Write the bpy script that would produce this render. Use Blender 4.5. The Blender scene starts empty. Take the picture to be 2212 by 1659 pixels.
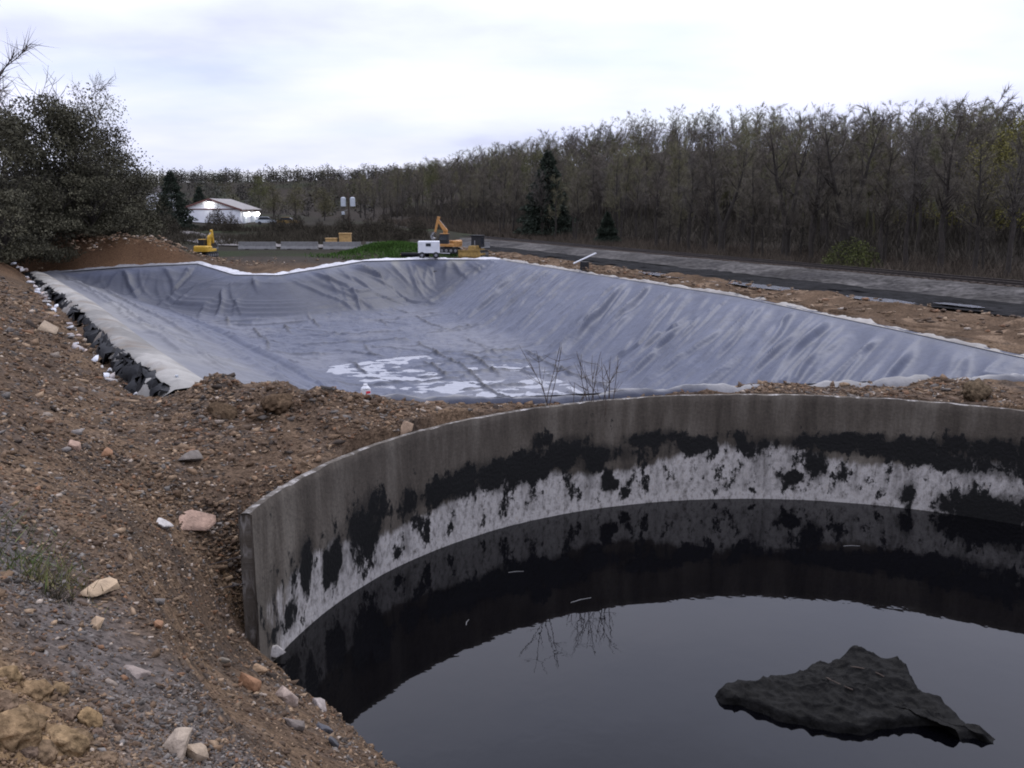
import bpy, bmesh, math, random
import numpy as np
from mathutils import Vector, Matrix

S = bpy.context.scene
C = S.collection
R = math.radians

# ------------------------------------------------------------------ camera
EYE, FPX = 5.0, 900.0                       # eye height above the tank rim (m), focal length in px of a 1024 px frame
PITCH = math.atan(176.0 / FPX)
cam_d = bpy.data.cameras.new('camera')
cam = bpy.data.objects.new('camera', cam_d); C.objects.link(cam)
cam.location = (0, 0, EYE); cam.rotation_euler = (R(90) - PITCH, 0, 0)
cam_d.sensor_width = 36; cam_d.lens = 36 * FPX / 1024
cam_d.clip_start = 0.1; cam_d.clip_end = 8000
S.camera = cam
# ------------------------------------------------------------------ sky
SUN_AZ, SUN_EL = 25.0, 49.0                 # degrees right of the view direction, above the horizon
w = bpy.data.worlds.new('World'); S.world = w; w.use_nodes = True
nt = w.node_tree; nt.nodes.clear()
def wn(t, **k):
    n = nt.nodes.new(t)
    for a, b in k.items(): setattr(n, a, b)
    return n
lk = nt.links.new
sky = wn('ShaderNodeTexSky', sky_type='NISHITA', sun_disc=False, sun_elevation=R(SUN_EL), sun_rotation=R(SUN_AZ))
sky.air_density = 1.0; sky.dust_density = 1.0
tc = wn('ShaderNodeTexCoord'); sep = wn('ShaderNodeSeparateXYZ'); lk(tc.outputs['Generated'], sep.inputs[0])
zc = wn('ShaderNodeMath', operation='MAXIMUM'); lk(sep.outputs[2], zc.inputs[0]); zc.inputs[1].default_value = 0.0
za = wn('ShaderNodeMath', operation='ADD'); lk(zc.outputs[0], za.inputs[0]); za.inputs[1].default_value = 0.16
dx = wn('ShaderNodeMath', operation='DIVIDE'); lk(sep.outputs[0], dx.inputs[0]); lk(za.outputs[0], dx.inputs[1])
dy = wn('ShaderNodeMath', operation='DIVIDE'); lk(sep.outputs[1], dy.inputs[0]); lk(za.outputs[0], dy.inputs[1])
cmb = wn('ShaderNodeCombineXYZ'); lk(dx.outputs[0], cmb.inputs[0]); lk(dy.outputs[0], cmb.inputs[1]); cmb.inputs[2].default_value = 3.3
n1 = wn('ShaderNodeTexNoise'); n1.inputs['Scale'].default_value = 0.62; n1.inputs['Detail'].default_value = 6; n1.inputs['Roughness'].default_value = 0.5
lk(cmb.outputs[0], n1.inputs['Vector'])
r1 = wn('ShaderNodeValToRGB')               # cloud tone: grey-lavender bellies to white
r1.color_ramp.elements[0].position = 0.30; r1.color_ramp.elements[0].color = (0.53, 0.56, 0.73, 1)
r1.color_ramp.elements[1].position = 0.56; r1.color_ramp.elements[1].color = (0.88, 0.90, 1.10, 1)
e = r1.color_ramp.elements.new(0.43); e.color = (0.74, 0.78, 1.00, 1)
lk(n1.outputs['Fac'], r1.inputs[0])
cs = wn('ShaderNodeVectorMath', operation='SCALE'); lk(r1.outputs[0], cs.inputs[0])
ov = wn('ShaderNodeMath', operation='MULTIPLY_ADD'); lk(zc.outputs[0], ov.inputs[0]); ov.inputs[1].default_value = 1.5 / 0.12; ov.inputs[2].default_value = 1.0 / 0.12
lk(ov.outputs[0], cs.inputs['Scale'])
n2 = wn('ShaderNodeTexNoise'); n2.inputs['Scale'].default_value = 0.9; n2.inputs['Detail'].default_value = 5
mp = wn('ShaderNodeMapping'); mp.inputs['Location'].default_value = (7.1, 2.3, 1.0); mp.inputs['Scale'].default_value = (0.6, 1.5, 1)
lk(cmb.outputs[0], mp.inputs[0]); lk(mp.outputs[0], n2.inputs['Vector'])
r2 = wn('ShaderNodeMapRange'); lk(n2.outputs['Fac'], r2.inputs[0])
r2.inputs[1].default_value = 0.36; r2.inputs[2].default_value = 0.50; r2.inputs[3].default_value = 0.7; r2.inputs[4].default_value = 1.0
mx = wn('ShaderNodeMix', data_type='RGBA'); lk(r2.outputs[0], mx.inputs[0]); lk(sky.outputs[0], mx.inputs[6]); lk(cs.outputs[0], mx.inputs[7])
bg = wn('ShaderNodeBackground'); bg.inputs['Strength'].default_value = 0.12; lk(mx.outputs[2], bg.inputs[0])
wo = wn('ShaderNodeOutputWorld'); lk(bg.outputs[0], wo.inputs[0])
# ------------------------------------------------------------------ sun behind the cloud
sd = bpy.data.lights.new('sun', 'SUN'); sd.energy = 1.5; sd.angle = R(14); sd.color = (1.0, 0.96, 0.9)
so = bpy.data.objects.new('sun', sd); C.objects.link(so)
tosun = Vector((math.sin(R(SUN_AZ)) * math.cos(R(SUN_EL)), math.cos(R(SUN_AZ)) * math.cos(R(SUN_EL)), math.sin(R(SUN_EL))))
so.rotation_euler = tosun.to_track_quat('Z', 'Y').to_euler(); so.location = (0, 0, 60)
vs = S.view_settings; vs.view_transform = 'Standard'; vs.look = 'None'; vs.exposure = 0.0; vs.gamma = 1.0; vs.use_curve_mapping = False
S.render.engine = 'CYCLES'
S.cycles.max_bounces = 6; S.cycles.diffuse_bounces = 3; S.cycles.glossy_bounces = 3
S.cycles.filter_width = 1.9

# ------------------------------------------------------------------ numeric helpers
rng = np.random.default_rng(11)
rnd = random.Random(5)
def _h(i, j, s):
    n = (i.astype(np.int64) * 374761393 + j.astype(np.int64) * 668265263 + int(s) * 974634777) & 0xffffffff
    n = ((n ^ (n >> 13)) * 1274126177) & 0xffffffff
    n = n ^ (n >> 16)
    return (n & 0xffffff) / float(0xffffff)
def vn(x, y, s=0):
    x = np.asarray(x, float); y = np.asarray(y, float)
    i = np.floor(x); j = np.floor(y); fx = x - i; fy = y - j
    fx = fx * fx * (3 - 2 * fx); fy = fy * fy * (3 - 2 * fy)
    return (_h(i, j, s) * (1 - fx) + _h(i + 1, j, s) * fx) * (1 - fy) + (_h(i, j + 1, s) * (1 - fx) + _h(i + 1, j + 1, s) * fx) * fy
def fbm(x, y, s=0, o=4):
    a, t, f = 0.5, 0, 1.0
    for k in range(o):
        t = t + a * (vn(x * f + 7.3 * k, y * f - 3.1 * k, s + k) - 0.5); a *= 0.5; f *= 2.03
    return t                                   # about -0.5 .. 0.5
def sst(a, b, x):
    t = np.clip((x - a) / (b - a), 0, 1); return t * t * (3 - 2 * t)
def smin(a, b, k):
    h = np.clip(0.5 + 0.5 * (b - a) / k, 0, 1); return b * (1 - h) + a * h - k * h * (1 - h)
def smax(a, b, k): return -smin(-a, -b, k)
def spl(x, k=0.8): return np.where(x > 12 * k, x, k * np.log1p(np.exp(np.clip(x / k, -30, 12))))
def seg_dist(x, y, pts):
    best = np.full(np.shape(x), 1e9); par = np.zeros(np.shape(x)); acc = 0
    for (ax, ay), (bx, by) in zip(pts[:-1], pts[1:]):
        ux, uy = bx - ax, by - ay; L = math.hypot(ux, uy)
        t = np.clip(((x - ax) * ux + (y - ay) * uy) / (L * L), 0, 1)
        d = np.hypot(x - ax - t * ux, y - ay - t * uy)
        par = np.where(d < best, acc + t * L, par); best = np.minimum(best, d); acc += L
    return best, par

# a point of the 2212 px wide survey of the photograph, met at height z
def ray(u, v):
    a = (u * 0.462929 - 512) / FPX; b = (384 - v * 0.462929) / FPX
    cp, sp = math.cos(PITCH), math.sin(PITCH)
    return np.array((a, cp + b * sp, -sp + b * cp))
def at(u, v, z=0.0):
    d = ray(u, v); t = (z - EYE) / d[2]; return (d[0] * t, d[1] * t)

# ------------------------------------------------------------------ the lie of the land
TC, TR, WATER = (6.5, 13.1), 10.9, -2.95      # round tank: centre, inner radius, water level
WALL_T = 0.22
A0, A1 = 173.7, -55.0                         # arc of wall that still stands (degrees)
NEAR = [(-8.4, 24.6), (-4.5, 23.3), (0.0, 23.6), (6.5, 25.1), (14.5, 26.6), (20.5, 28.0)]
LEFT = [(-8.4, 24.6), at(310, 745, -.2), at(190, 650, -.4), at(92, 590, -.6)]
LEFTZ = [0, -.2, -.4, -.6]
FAR = [at(92, 590, -.6), at(250, 577, -.2), at(430, 568), at(510, 592, -0.8), at(600, 593, -0.8), at(700, 577, -0.35), at(780, 563), at(930, 559), at(1080, 560)]
FARZ = [-.6, -.2, 0, -0.8, -0.8, -0.35, 0, 0, 0]
RIGHT = [(20.5, 28.0), at(2212, 770), at(1960, 715), at(1600, 640), at(1270, 590), at(1080, 560)]
DEPTH = 4.0
RUN = dict(n=8.0, l=10.0, f=8.5, r=9.5)
RING = NEAR + RIGHT[1:] + FAR[::-1][1:] + LEFT[::-1][1:-1]
def inside(x, y):
    c = np.zeros(np.shape(x), bool); n = len(RING)
    for i in range(n):
        x1, y1 = RING[i]; x2, y2 = RING[(i + 1) % n]
        if y1 == y2: continue
        c ^= ((y1 > y) != (y2 > y)) & (x < (x2 - x1) * (y - y1) / (y2 - y1) + x1)
    return c
def basin_z(x, y):
    dn, _ = seg_dist(x, y, NEAR); dl, _ = seg_dist(x, y, LEFT); dr, _ = seg_dist(x, y, RIGHT)
    df, pf = seg_dist(x, y, FAR)
    acc = np.cumsum([0] + [math.dist(a, b) for a, b in zip(FAR[:-1], FAR[1:])])
    rz = np.interp(pf, acc, FARZ)
    _, pl = seg_dist(x, y, LEFT)
    rl = np.interp(pl, np.cumsum([0] + [math.dist(a, b) for a, b in zip(LEFT[:-1], LEFT[1:])]), LEFTZ)
    d = smin(smin(dn / RUN['n'], dl / RUN['l'], .25), smin(dr / RUN['r'], df / RUN['f'], .3), .25)
    d = smin(d, np.ones_like(d), .22); d = np.clip(d, 0, 1.2)
    return -DEPTH * d + np.minimum(rz * np.clip(1 - df / RUN['f'], 0, 1), rl * np.clip(1 - dl / RUN['l'], 0, 1)), d, dn, dl, df, dr
TRK_P, TRK_D, TRK_N = (29.8, 52.0), (-0.372, 0.928), (0.928, 0.372)
def q_of(x, y): return TRK_N[0] * (x - TRK_P[0]) + TRK_N[1] * (y - TRK_P[1])
def s_of(x, y): return TRK_D[0] * (x - TRK_P[0]) + TRK_D[1] * (y - TRK_P[1])
def track_pt(s, q): return (TRK_P[0] + s * TRK_D[0] + q * TRK_N[0], TRK_P[1] + s * TRK_D[1] + q * TRK_N[1])
MUD = [(-4.2, 14.75), (-1.5, 11.7), (1.6, 8.6), (6.0, 5.0), (12, 2.0), (22, 2.0)]   # where the dirt meets the water
CLOD = (-5.0, 20.3); CLOD2 = (-7.0, 22.1)
def base_land(x, y):
    d = -0.852 * (x + 8.4) - 0.523 * (y - 24.2)
    z = 0.62 * spl(d - 2.3, .5); z = smin(z, 4.6 + 0.02 * np.maximum(d, 0), 1.5)
    z = z + 2.3 * sst(110, 230, y) * sst(60, -20, x)                       # ground rises towards the shed
    qq = q_of(x, y); ss = s_of(x, y)
    hill = np.interp(ss, [-80, 40, 93, 150, 216, 298, 362, 530], [6, 8, 11, 16, 21.5, 18, 13, 14]) * sst(14, 118, qq) + 1.3 * sst(8, 22, qq) - 0.5 * np.exp(-((qq - 6) / 3.0) ** 2)
    hill = hill * (1 + 0.25 * fbm(x * .012, y * .012, 3))
    z = z + np.where(qq > 1, hill, 0)
    far = 23 * sst(330, 620, y + 0.25 * x)
    return np.maximum(z, far) + 0.1 * np.minimum(z, far)
def land(x, y):
    x = np.asarray(x, float); y = np.asarray(y, float)
    z = base_land(x, y)
    near = np.exp(-np.maximum(np.hypot(x, y) - 45, 0) / 20.0)
    z = z + near * (0.42 * fbm(x * .55, y * .55, 21, 4) + 0.16 * fbm(x * 2.6, y * 2.6, 31, 3))
    z = z + 1.2 * fbm(x * .05, y * .05, 41, 3) * sst(95, 160, y)
    z = z + np.exp(-(((x - CLOD[0]) / 3.0) ** 2 + ((y - CLOD[1]) / 2.2) ** 2)) * (0.55 + 1.3 * fbm(x * 1.1, y * 1.1, 51, 4))
    z = z + np.exp(-(((x - CLOD2[0]) / 1.5) ** 2 + ((y - CLOD2[1]) / 1.1) ** 2)) * (0.62 + 1.2 * fbm(x * 1.4, y * 1.4, 55, 4))
    cz_ = .664 * x + .747 * y; z = z + sst(2.3, 1.7, cz_) * sst(-1.0, -2.0, x) * near * (.34 * np.abs(fbm(x * 2.2, y * 2.2, 57, 4)) * 2 - .05)
    # hole of the tank with its rubble slope
    r = np.hypot(x - TC[0], y - TC[1])
    dm, _ = seg_dist(x, y, MUD)
    e = -0.754 * (x + 4.2) - 0.657 * (y - 14.75)
    e2 = -0.62 * (x - 1.6) - 0.785 * (y - 8.6)
    dirt_side = np.maximum(e, e2) > 0
    dirt_side = dirt_side | (r > TR + .13) & (x < -3.5)
    rub = WATER + np.where(dirt_side | (r > TR + .34), (.95 + .75 * sst(TR - .3, TR + .9, r)) * dm, -1.1 * dm) + near * (0.5 * fbm(x * .9, y * .9, 61, 4) + .12 * fbm(x * 3.1, y * 3.1, 71, 3))
    z = smin(z, rub, 1.5)
    z = np.where((r < TR + 0.17) & ~dirt_side, np.minimum(rub, -3.2), z)
    # trench beside the torn liner edge
    dl, pl = seg_dist(x, y, LEFT)
    ins = inside(x, y)
    z = np.where(~ins, z - 0.6 * np.exp(-((dl - 1.6) / .55) ** 2) * sst(0, 2, pl), z)
    z = np.where(~ins & (dl < 2.0) & (pl > .3), np.minimum(z, -.30 - .15 * (dl > 1.3) - .6 * sst(15, 68, pl) + 1.2 * sst(1.45, 2.0, dl)), z)
    # orange spoil heap behind the far corner and green bank
    for (mx_, my_, rx, ry, hh) in MOUNDS:
        z = z + hh * np.exp(-(((x - mx_) / rx) ** 2 + ((y - my_) / ry) ** 2) ** 1.3) * (1 + 0.7 * fbm(x * .4, y * .4, 81, 4))
    m = (np.abs(x) < 60) & (y > 20) & (y < 110)
    if np.any(m & ins):
        bz, d, dn, dl2, df, dr = basin_z(x, y)
        z = np.where(ins, bz - 0.45, z)
        edge = np.minimum(np.minimum(dn, dl2), np.minimum(df, dr))
        acc = np.cumsum([0] + [math.dist(a, b) for a, b in zip(FAR[:-1], FAR[1:])]); _, pf = seg_dist(x, y, FAR); rz = np.interp(pf, acc, FARZ)
        z = np.where(~ins & (df < 8) & (y > 68), z * sst(0.5, 5, df) + (rz - .12) * (1 - sst(1, 8, df)), z)
        z = np.where(~ins, z - .6 * sst(15, 68, pl) * np.exp(-(dl2 / 5) ** 2) * (df > 1), z)
    return z
def m_at(u, v, z): return at(u, v, z)
MOUNDS = [(-36.5, 85.0, 6.3, 5.0, 2.6), (-43.0, 83.0, 5.0, 4.5, 1.2), (-12.5, 97.0, 5.0, 4.0, 1.3), (-45, 66, 8, 9, 1.6)]
def gz(x, y): return float(land(np.array([x]), np.array([y]))[0])
def hit(u, v):
    d = ray(u, v); ts = np.concatenate([np.arange(2, 40, .05), np.arange(40, 700, .4)])
    p = np.array([0, 0, EYE]) + ts[:, None] * d
    z = land(p[:, 0], p[:, 1]); k = np.argmax(p[:, 2] < z)
    return Vector((p[k, 0], p[k, 1], z[k])), ts[k]

# ------------------------------------------------------------------ materials
MATS = {}
def mat(name, col=None, rough=.9, var=.5, scale=8.0, bump=.0, bscale=30.0, spec=.3, metal=0.0, attr=False, detail=6, col2=None, space='Object', emit=None):
    m = bpy.data.materials.new(name); m.use_nodes = True; t = m.node_tree
    b = t.nodes['Principled BSDF']; L = t.links.new
    b.inputs['Roughness'].default_value = rough; b.inputs['Specular IOR Level'].default_value = spec; b.inputs['Metallic'].default_value = metal
    co = t.nodes.new('ShaderNodeTexCoord')
    n = t.nodes.new('ShaderNodeTexNoise'); n.inputs['Scale'].default_value = scale; n.inputs['Detail'].default_value = detail; n.inputs['Roughness'].default_value = .62
    L(co.outputs[space], n.inputs['Vector'])
    mr = t.nodes.new('ShaderNodeMapRange'); L(n.outputs['Fac'], mr.inputs[0])
    mr.inputs[1].default_value = .3; mr.inputs[2].default_value = .7; mr.inputs[3].default_value = 0; mr.inputs[4].default_value = 1
    mixn = t.nodes.new('ShaderNodeMix'); mixn.data_type = 'RGBA'; L(mr.outputs[0], mixn.inputs[0])
    if attr:
        a = t.nodes.new('ShaderNodeAttribute'); a.attribute_name = 'Col'
        lo = t.nodes.new('ShaderNodeVectorMath'); lo.operation = 'SCALE'; lo.inputs['Scale'].default_value = 1 - var; L(a.outputs['Color'], lo.inputs[0])
        hi = t.nodes.new('ShaderNodeVectorMath'); hi.operation = 'SCALE'; hi.inputs['Scale'].default_value = 1 + var; L(a.outputs['Color'], hi.inputs[0])
        L(lo.outputs[0], mixn.inputs[6]); L(hi.outputs[0], mixn.inputs[7])
    else:
        c2 = col2 or tuple(c * (1 + var) for c in col); c1 = col if col2 else tuple(c * (1 - var) for c in col)
        mixn.inputs[6].default_value = (*c1, 1); mixn.inputs[7].default_value = (*c2, 1)
    L(mixn.outputs[2], b.inputs['Base Color'])
    if bump:
        n3 = t.nodes.new('ShaderNodeTexNoise'); n3.inputs['Scale'].default_value = bscale; n3.inputs['Detail'].default_value = 5; L(co.outputs[space], n3.inputs['Vector'])
        bp = t.nodes.new('ShaderNodeBump'); bp.inputs['Strength'].default_value = min(1, bump); bp.inputs['Distance'].default_value = .05 * max(1, bump); L(n3.outputs['Fac'], bp.inputs['Height']); L(bp.outputs[0], b.inputs['Normal'])
    if emit:
        b.inputs['Emission Color'].default_value = (*emit[0], 1); b.inputs['Emission Strength'].default_value = emit[1]
    MATS[name] = m
    return m
mat('soil', rough=.95, var=.7, scale=11, bump=1.0, bscale=18, spec=.03, attr=True, detail=12)
mat('stone', rough=.85, var=.3, scale=9, bump=.5, bscale=22, spec=.25, attr=True)
mat('bark', (.030, .025, .021), rough=.95, var=.45, scale=3, bump=.5, bscale=12)
mat('bark_dark', (.026, .022, .018), rough=.95, var=.4, scale=3)
mat('twig', rough=.95, var=.35, scale=.6, attr=True, spec=.04)
mat('leaf', rough=.8, var=.4, scale=.7, attr=True, spec=.15)
mat('orange_paint', (.36, .18, .055), rough=.5, var=.3, scale=3)
mat('yellow_paint', (.46, .28, .035), rough=.5, var=.3, scale=3)
mat('dull_yellow', (.22, .14, .04), rough=.7, var=.4, scale=3)
mat('black_rubber', (.018, .018, .02), rough=.8, var=.4, scale=6)
mat('dark_glass', (.02, .024, .03), rough=.15, var=.2, scale=2, spec=.6)
mat('white_paint', (.55, .56, .58), rough=.5, var=.1, scale=1.5)
mat('metal_sheet', (.60, .61, .64), rough=.5, var=.07, scale=.7)
mat('red_trim', (.11, .05, .042), rough=.6, var=.25, scale=2)
mat('brown_roof', (.17, .155, .148), rough=.6, var=.25, scale=1.2)
mat('steel', (.22, .22, .23), rough=.45, var=.3, scale=5, metal=.6)
mat('rail_steel', (.035, .028, .025), rough=.6, var=.4, scale=6, metal=.3)
mat('timber', (.06, .045, .035), rough=.95, var=.4, scale=6)
mat('concrete', (.16, .158, .155), rough=.9, var=.25, scale=3, bump=.3, bscale=25)
mat('ballast', rough=.95, var=.75, scale=2.6, bump=1, bscale=16, attr=True, detail=10, spec=.04)
mat('transformer_grey', (.38, .41, .44), rough=.5, var=.1, scale=3)
mat('tan_board', (.34, .22, .09), rough=.8, var=.3, scale=4)
mat('black_sheet', (.007, .0075, .009), rough=.6, var=.6, scale=6, spec=.12)
mat('flap_cloth', rough=.75, var=.16, scale=2.5, attr=True, bump=.3, bscale=20)
mat('red_print', (.5, .03, .05), rough=.5, var=.2, scale=10)
mat('lamp_glow', (.9, .9, .9), var=0, emit=((1, .97, .93), 20))
# tank wall: concrete, black tar and pale bloom, laid out by attributes 'Tar' and 'Pale' along the arc
def wall_mat():
    m = bpy.data.materials.new('tank_concrete'); m.use_nodes = True; t = m.node_tree; L = t.links.new; b = t.nodes['Principled BSDF']
    uv = t.nodes.new('ShaderNodeUVMap')
    def noise(sx, sy, sc, det=6, ro=.6):
        mp = t.nodes.new('ShaderNodeMapping'); mp.inputs['Scale'].default_value = (sx, sy, 1); L(uv.outputs[0], mp.inputs[0])
        n = t.nodes.new('ShaderNodeTexNoise'); n.inputs['Scale'].default_value = sc; n.inputs['Detail'].default_value = det; n.inputs['Roughness'].default_value = ro; L(mp.outputs[0], n.inputs['Vector']); return n.outputs['Fac']
    def ramp(f, stops):
        r = t.nodes.new('ShaderNodeValToRGB'); L(f, r.inputs[0]); el = r.color_ramp.elements
        el[0].position, el[0].color = stops[0][0], (*stops[0][1], 1); el[1].position, el[1].color = stops[-1][0], (*stops[-1][1], 1)
        for p, c in stops[1:-1]: x = el.new(p); x.color = (*c, 1)
        return r.outputs[0]
    def mth(op, a, bb):
        n = t.nodes.new('ShaderNodeMath'); n.operation = op
        for i, v in enumerate((a, bb)):
            if isinstance(v, (int, float)): n.inputs[i].default_value = v
            else: L(v, n.inputs[i])
        return n.outputs[0]
    def rng_(f, a, bb):
        n = t.nodes.new('ShaderNodeMapRange'); n.interpolation_type = 'SMOOTHSTEP'; L(f, n.inputs[0]); n.inputs[1].default_value = a; n.inputs[2].default_value = bb; return n.outputs[0]
    def mixc(f, a, bb):
        n = t.nodes.new('ShaderNodeMix'); n.data_type = 'RGBA'; L(f, n.inputs[0])
        for s_, v in ((6, a), (7, bb)):
            if isinstance(v, tuple): n.inputs[s_].default_value = (*v, 1)
            else: L(v, n.inputs[s_])
        return n.outputs[2]
    def att(nm):
        a = t.nodes.new('ShaderNodeAttribute'); a.attribute_name = nm; return a.outputs['Fac']
    streak = noise(.55, .09, 2.0, 8, .68)
    base = ramp(streak, [(.33, (.036, .030, .024)), (.5, (.074, .063, .051)), (.66, (.132, .117, .097))])
    fine = ramp(noise(1, 1, 14, 6), [(.3, (.82, .82, .82)), (.7, (1.15, 1.13, 1.1))])
    mul = t.nodes.new('ShaderNodeMix'); mul.data_type = 'RGBA'; mul.blend_type = 'MULTIPLY'; mul.inputs[0].default_value = 1; L(base, mul.inputs[6]); L(fine, mul.inputs[7])
    base = mul.outputs[2]
    pale = ramp(noise(1.2, .7, 6, 12, .66), [(.30, (.07, .06, .05)), (.42, (.26, .245, .23)), (.54, (.40, .38, .36)), (.68, (.31, .285, .255)), (.76, (.20, .145, .095))])
    pn = mth('ADD', att('Pale'), mth('MULTIPLY', mth('SUBTRACT', noise(2.2, .5, 1.3, 10, .70), .5), 2.0))
    c = mixc(rng_(pn, .32, .80), base, pale)
    tn = mth('ADD', att('Tar'), mth('MULTIPLY', mth('SUBTRACT', noise(1.3, .75, 1.4, 12, .72), .5), 3.0))
    c = mixc(mth('MULTIPLY', rng_(mth('ADD', att('Tar'), mth('MULTIPLY', mth('SUBTRACT', noise(1.6, .3, 1.2, 8, .7), .5), 1.2)), .26, .70), .72), c, (.014, .0125, .011))
    tm = rng_(tn, .44, .60)
    c = mixc(tm, c, (.006, .006, .006))
    L(c, b.inputs['Base Color'])
    ro = t.nodes.new('ShaderNodeMapRange'); L(tm, ro.inputs[0]); ro.inputs[3].default_value = .9; ro.inputs[4].default_value = .55; L(ro.outputs[0], b.inputs['Roughness'])
    b.inputs['Specular IOR Level'].default_value = .25
    bp = t.nodes.new('ShaderNodeBump'); bp.inputs['Strength'].default_value = .6; bp.inputs['Distance'].default_value = .03
    L(mth('ADD', noise(1, 1, 11, 8), mth('MULTIPLY', tm, .4)), bp.inputs['Height']); L(bp.outputs[0], b.inputs['Normal'])
    MATS['tank_concrete'] = m
wall_mat()
def water_mat(name, col, rough, bumpd, sc, ior=1.33):
    m = bpy.data.materials.new(name); m.use_nodes = True; t = m.node_tree; L = t.links.new; b = t.nodes['Principled BSDF']
    co = t.nodes.new('ShaderNodeTexCoord'); n = t.nodes.new('ShaderNodeTexNoise'); n.inputs['Scale'].default_value = sc; n.inputs['Detail'].default_value = 3; L(co.outputs['Object'], n.inputs['Vector'])
    mixn = t.nodes.new('ShaderNodeMix'); mixn.data_type = 'RGBA'; L(n.outputs['Fac'], mixn.inputs[0]); mixn.inputs[6].default_value = (*[c * .7 for c in col], 1); mixn.inputs[7].default_value = (*[c * 1.3 for c in col], 1)
    L(mixn.outputs[2], b.inputs['Base Color']); b.inputs['Roughness'].default_value = rough; b.inputs['IOR'].default_value = ior
    bp = t.nodes.new('ShaderNodeBump'); bp.inputs['Strength'].default_value = 1; bp.inputs['Distance'].default_value = bumpd; L(n.outputs['Fac'], bp.inputs['Height']); L(bp.outputs[0], b.inputs['Normal'])
    MATS[name] = m
water_mat('black_water', (.001, .001, .0015), .02, .003, 1.6, 1.34)
water_mat('puddle_water', (.10, .10, .10), .05, .002, 3)
water_mat('sky_pale_water', (.20, .205, .225), .12, .002, 3)  # pale base colour painted in for the bright sky mirrored in puddles
def liner_mat():
    mat('liner_cloth', rough=.56, var=.16, scale=1.3, attr=True, spec=.5, bump=.5, bscale=3.5)
    b = MATS['liner_cloth'].node_tree.nodes['Principled BSDF']
    b.inputs['Specular IOR Level'].default_value = .25
liner_mat()

# ------------------------------------------------------------------ mesh helpers
def mesh(name, V, F, col=None, smooth=False, extra=None, uv=None):
    V = np.asarray(V, np.float32); me = bpy.data.meshes.new(name)
    if isinstance(F, np.ndarray):
        k = F.shape[1]; n = len(F)
        me.vertices.add(len(V)); me.vertices.foreach_set('co', V.ravel())
        me.loops.add(n * k); me.loops.foreach_set('vertex_index', F.astype(np.int32).ravel())
        me.polygons.add(n); me.polygons.foreach_set('loop_start', np.arange(0, n * k, k, dtype=np.int32)); me.polygons.foreach_set('loop_total', np.full(n, k, np.int32))
        me.update(calc_edges=True)
    else:
        me.from_pydata([tuple(map(float, v)) for v in V], [], [tuple(f) for f in F]); me.update()
    if col is not None:
        a = me.color_attributes.new('Col', 'FLOAT_COLOR', 'POINT')
        c = np.ones((len(V), 4), np.float32); c[:, :3] = col; a.data.foreach_set('color', c.ravel())
    for nm, arr in (extra or {}).items():
        a = me.attributes.new(nm, 'FLOAT', 'POINT'); a.data.foreach_set('value', np.asarray(arr, np.float32))
    if uv is not None:
        l = me.uv_layers.new(name='UVMap'); idx = np.zeros(len(me.loops), np.int32); me.loops.foreach_get('vertex_index', idx)
        l.data.foreach_set('uv', np.asarray(uv, np.float32)[idx].ravel())
    if smooth: me.polygons.foreach_set('use_smooth', np.ones(len(me.polygons), bool))
    return me
def obj(name, me, m, parent=None, loc=None):
    o = bpy.data.objects.new(name, me); C.objects.link(o)
    if m and len(me.materials) == 0: me.materials.append(MATS[m])
    if parent: o.parent = parent
    if loc is not None: o.location = loc
    return o
def tag(o, label=None, cat=None, group=None, kind=None):
    for k, v in (('label', label), ('category', cat), ('group', group), ('kind', kind)):
        if v: o[k] = v
    return o
def thing(name, label, cat, loc=(0, 0, 0), rz=0.0, group=None):
    o = bpy.data.objects.new(name, None); C.objects.link(o); o.empty_display_size = .3
    o.location = loc; o.rotation_euler = (0, 0, rz)
    return tag(o, label, cat, group)
def grid(nu, nv):
    i = np.arange(nu * nv).reshape(nv, nu)
    return np.stack([i[:-1, :-1], i[:-1, 1:], i[1:, 1:], i[1:, :-1]], -1).reshape(-1, 4)
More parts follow.
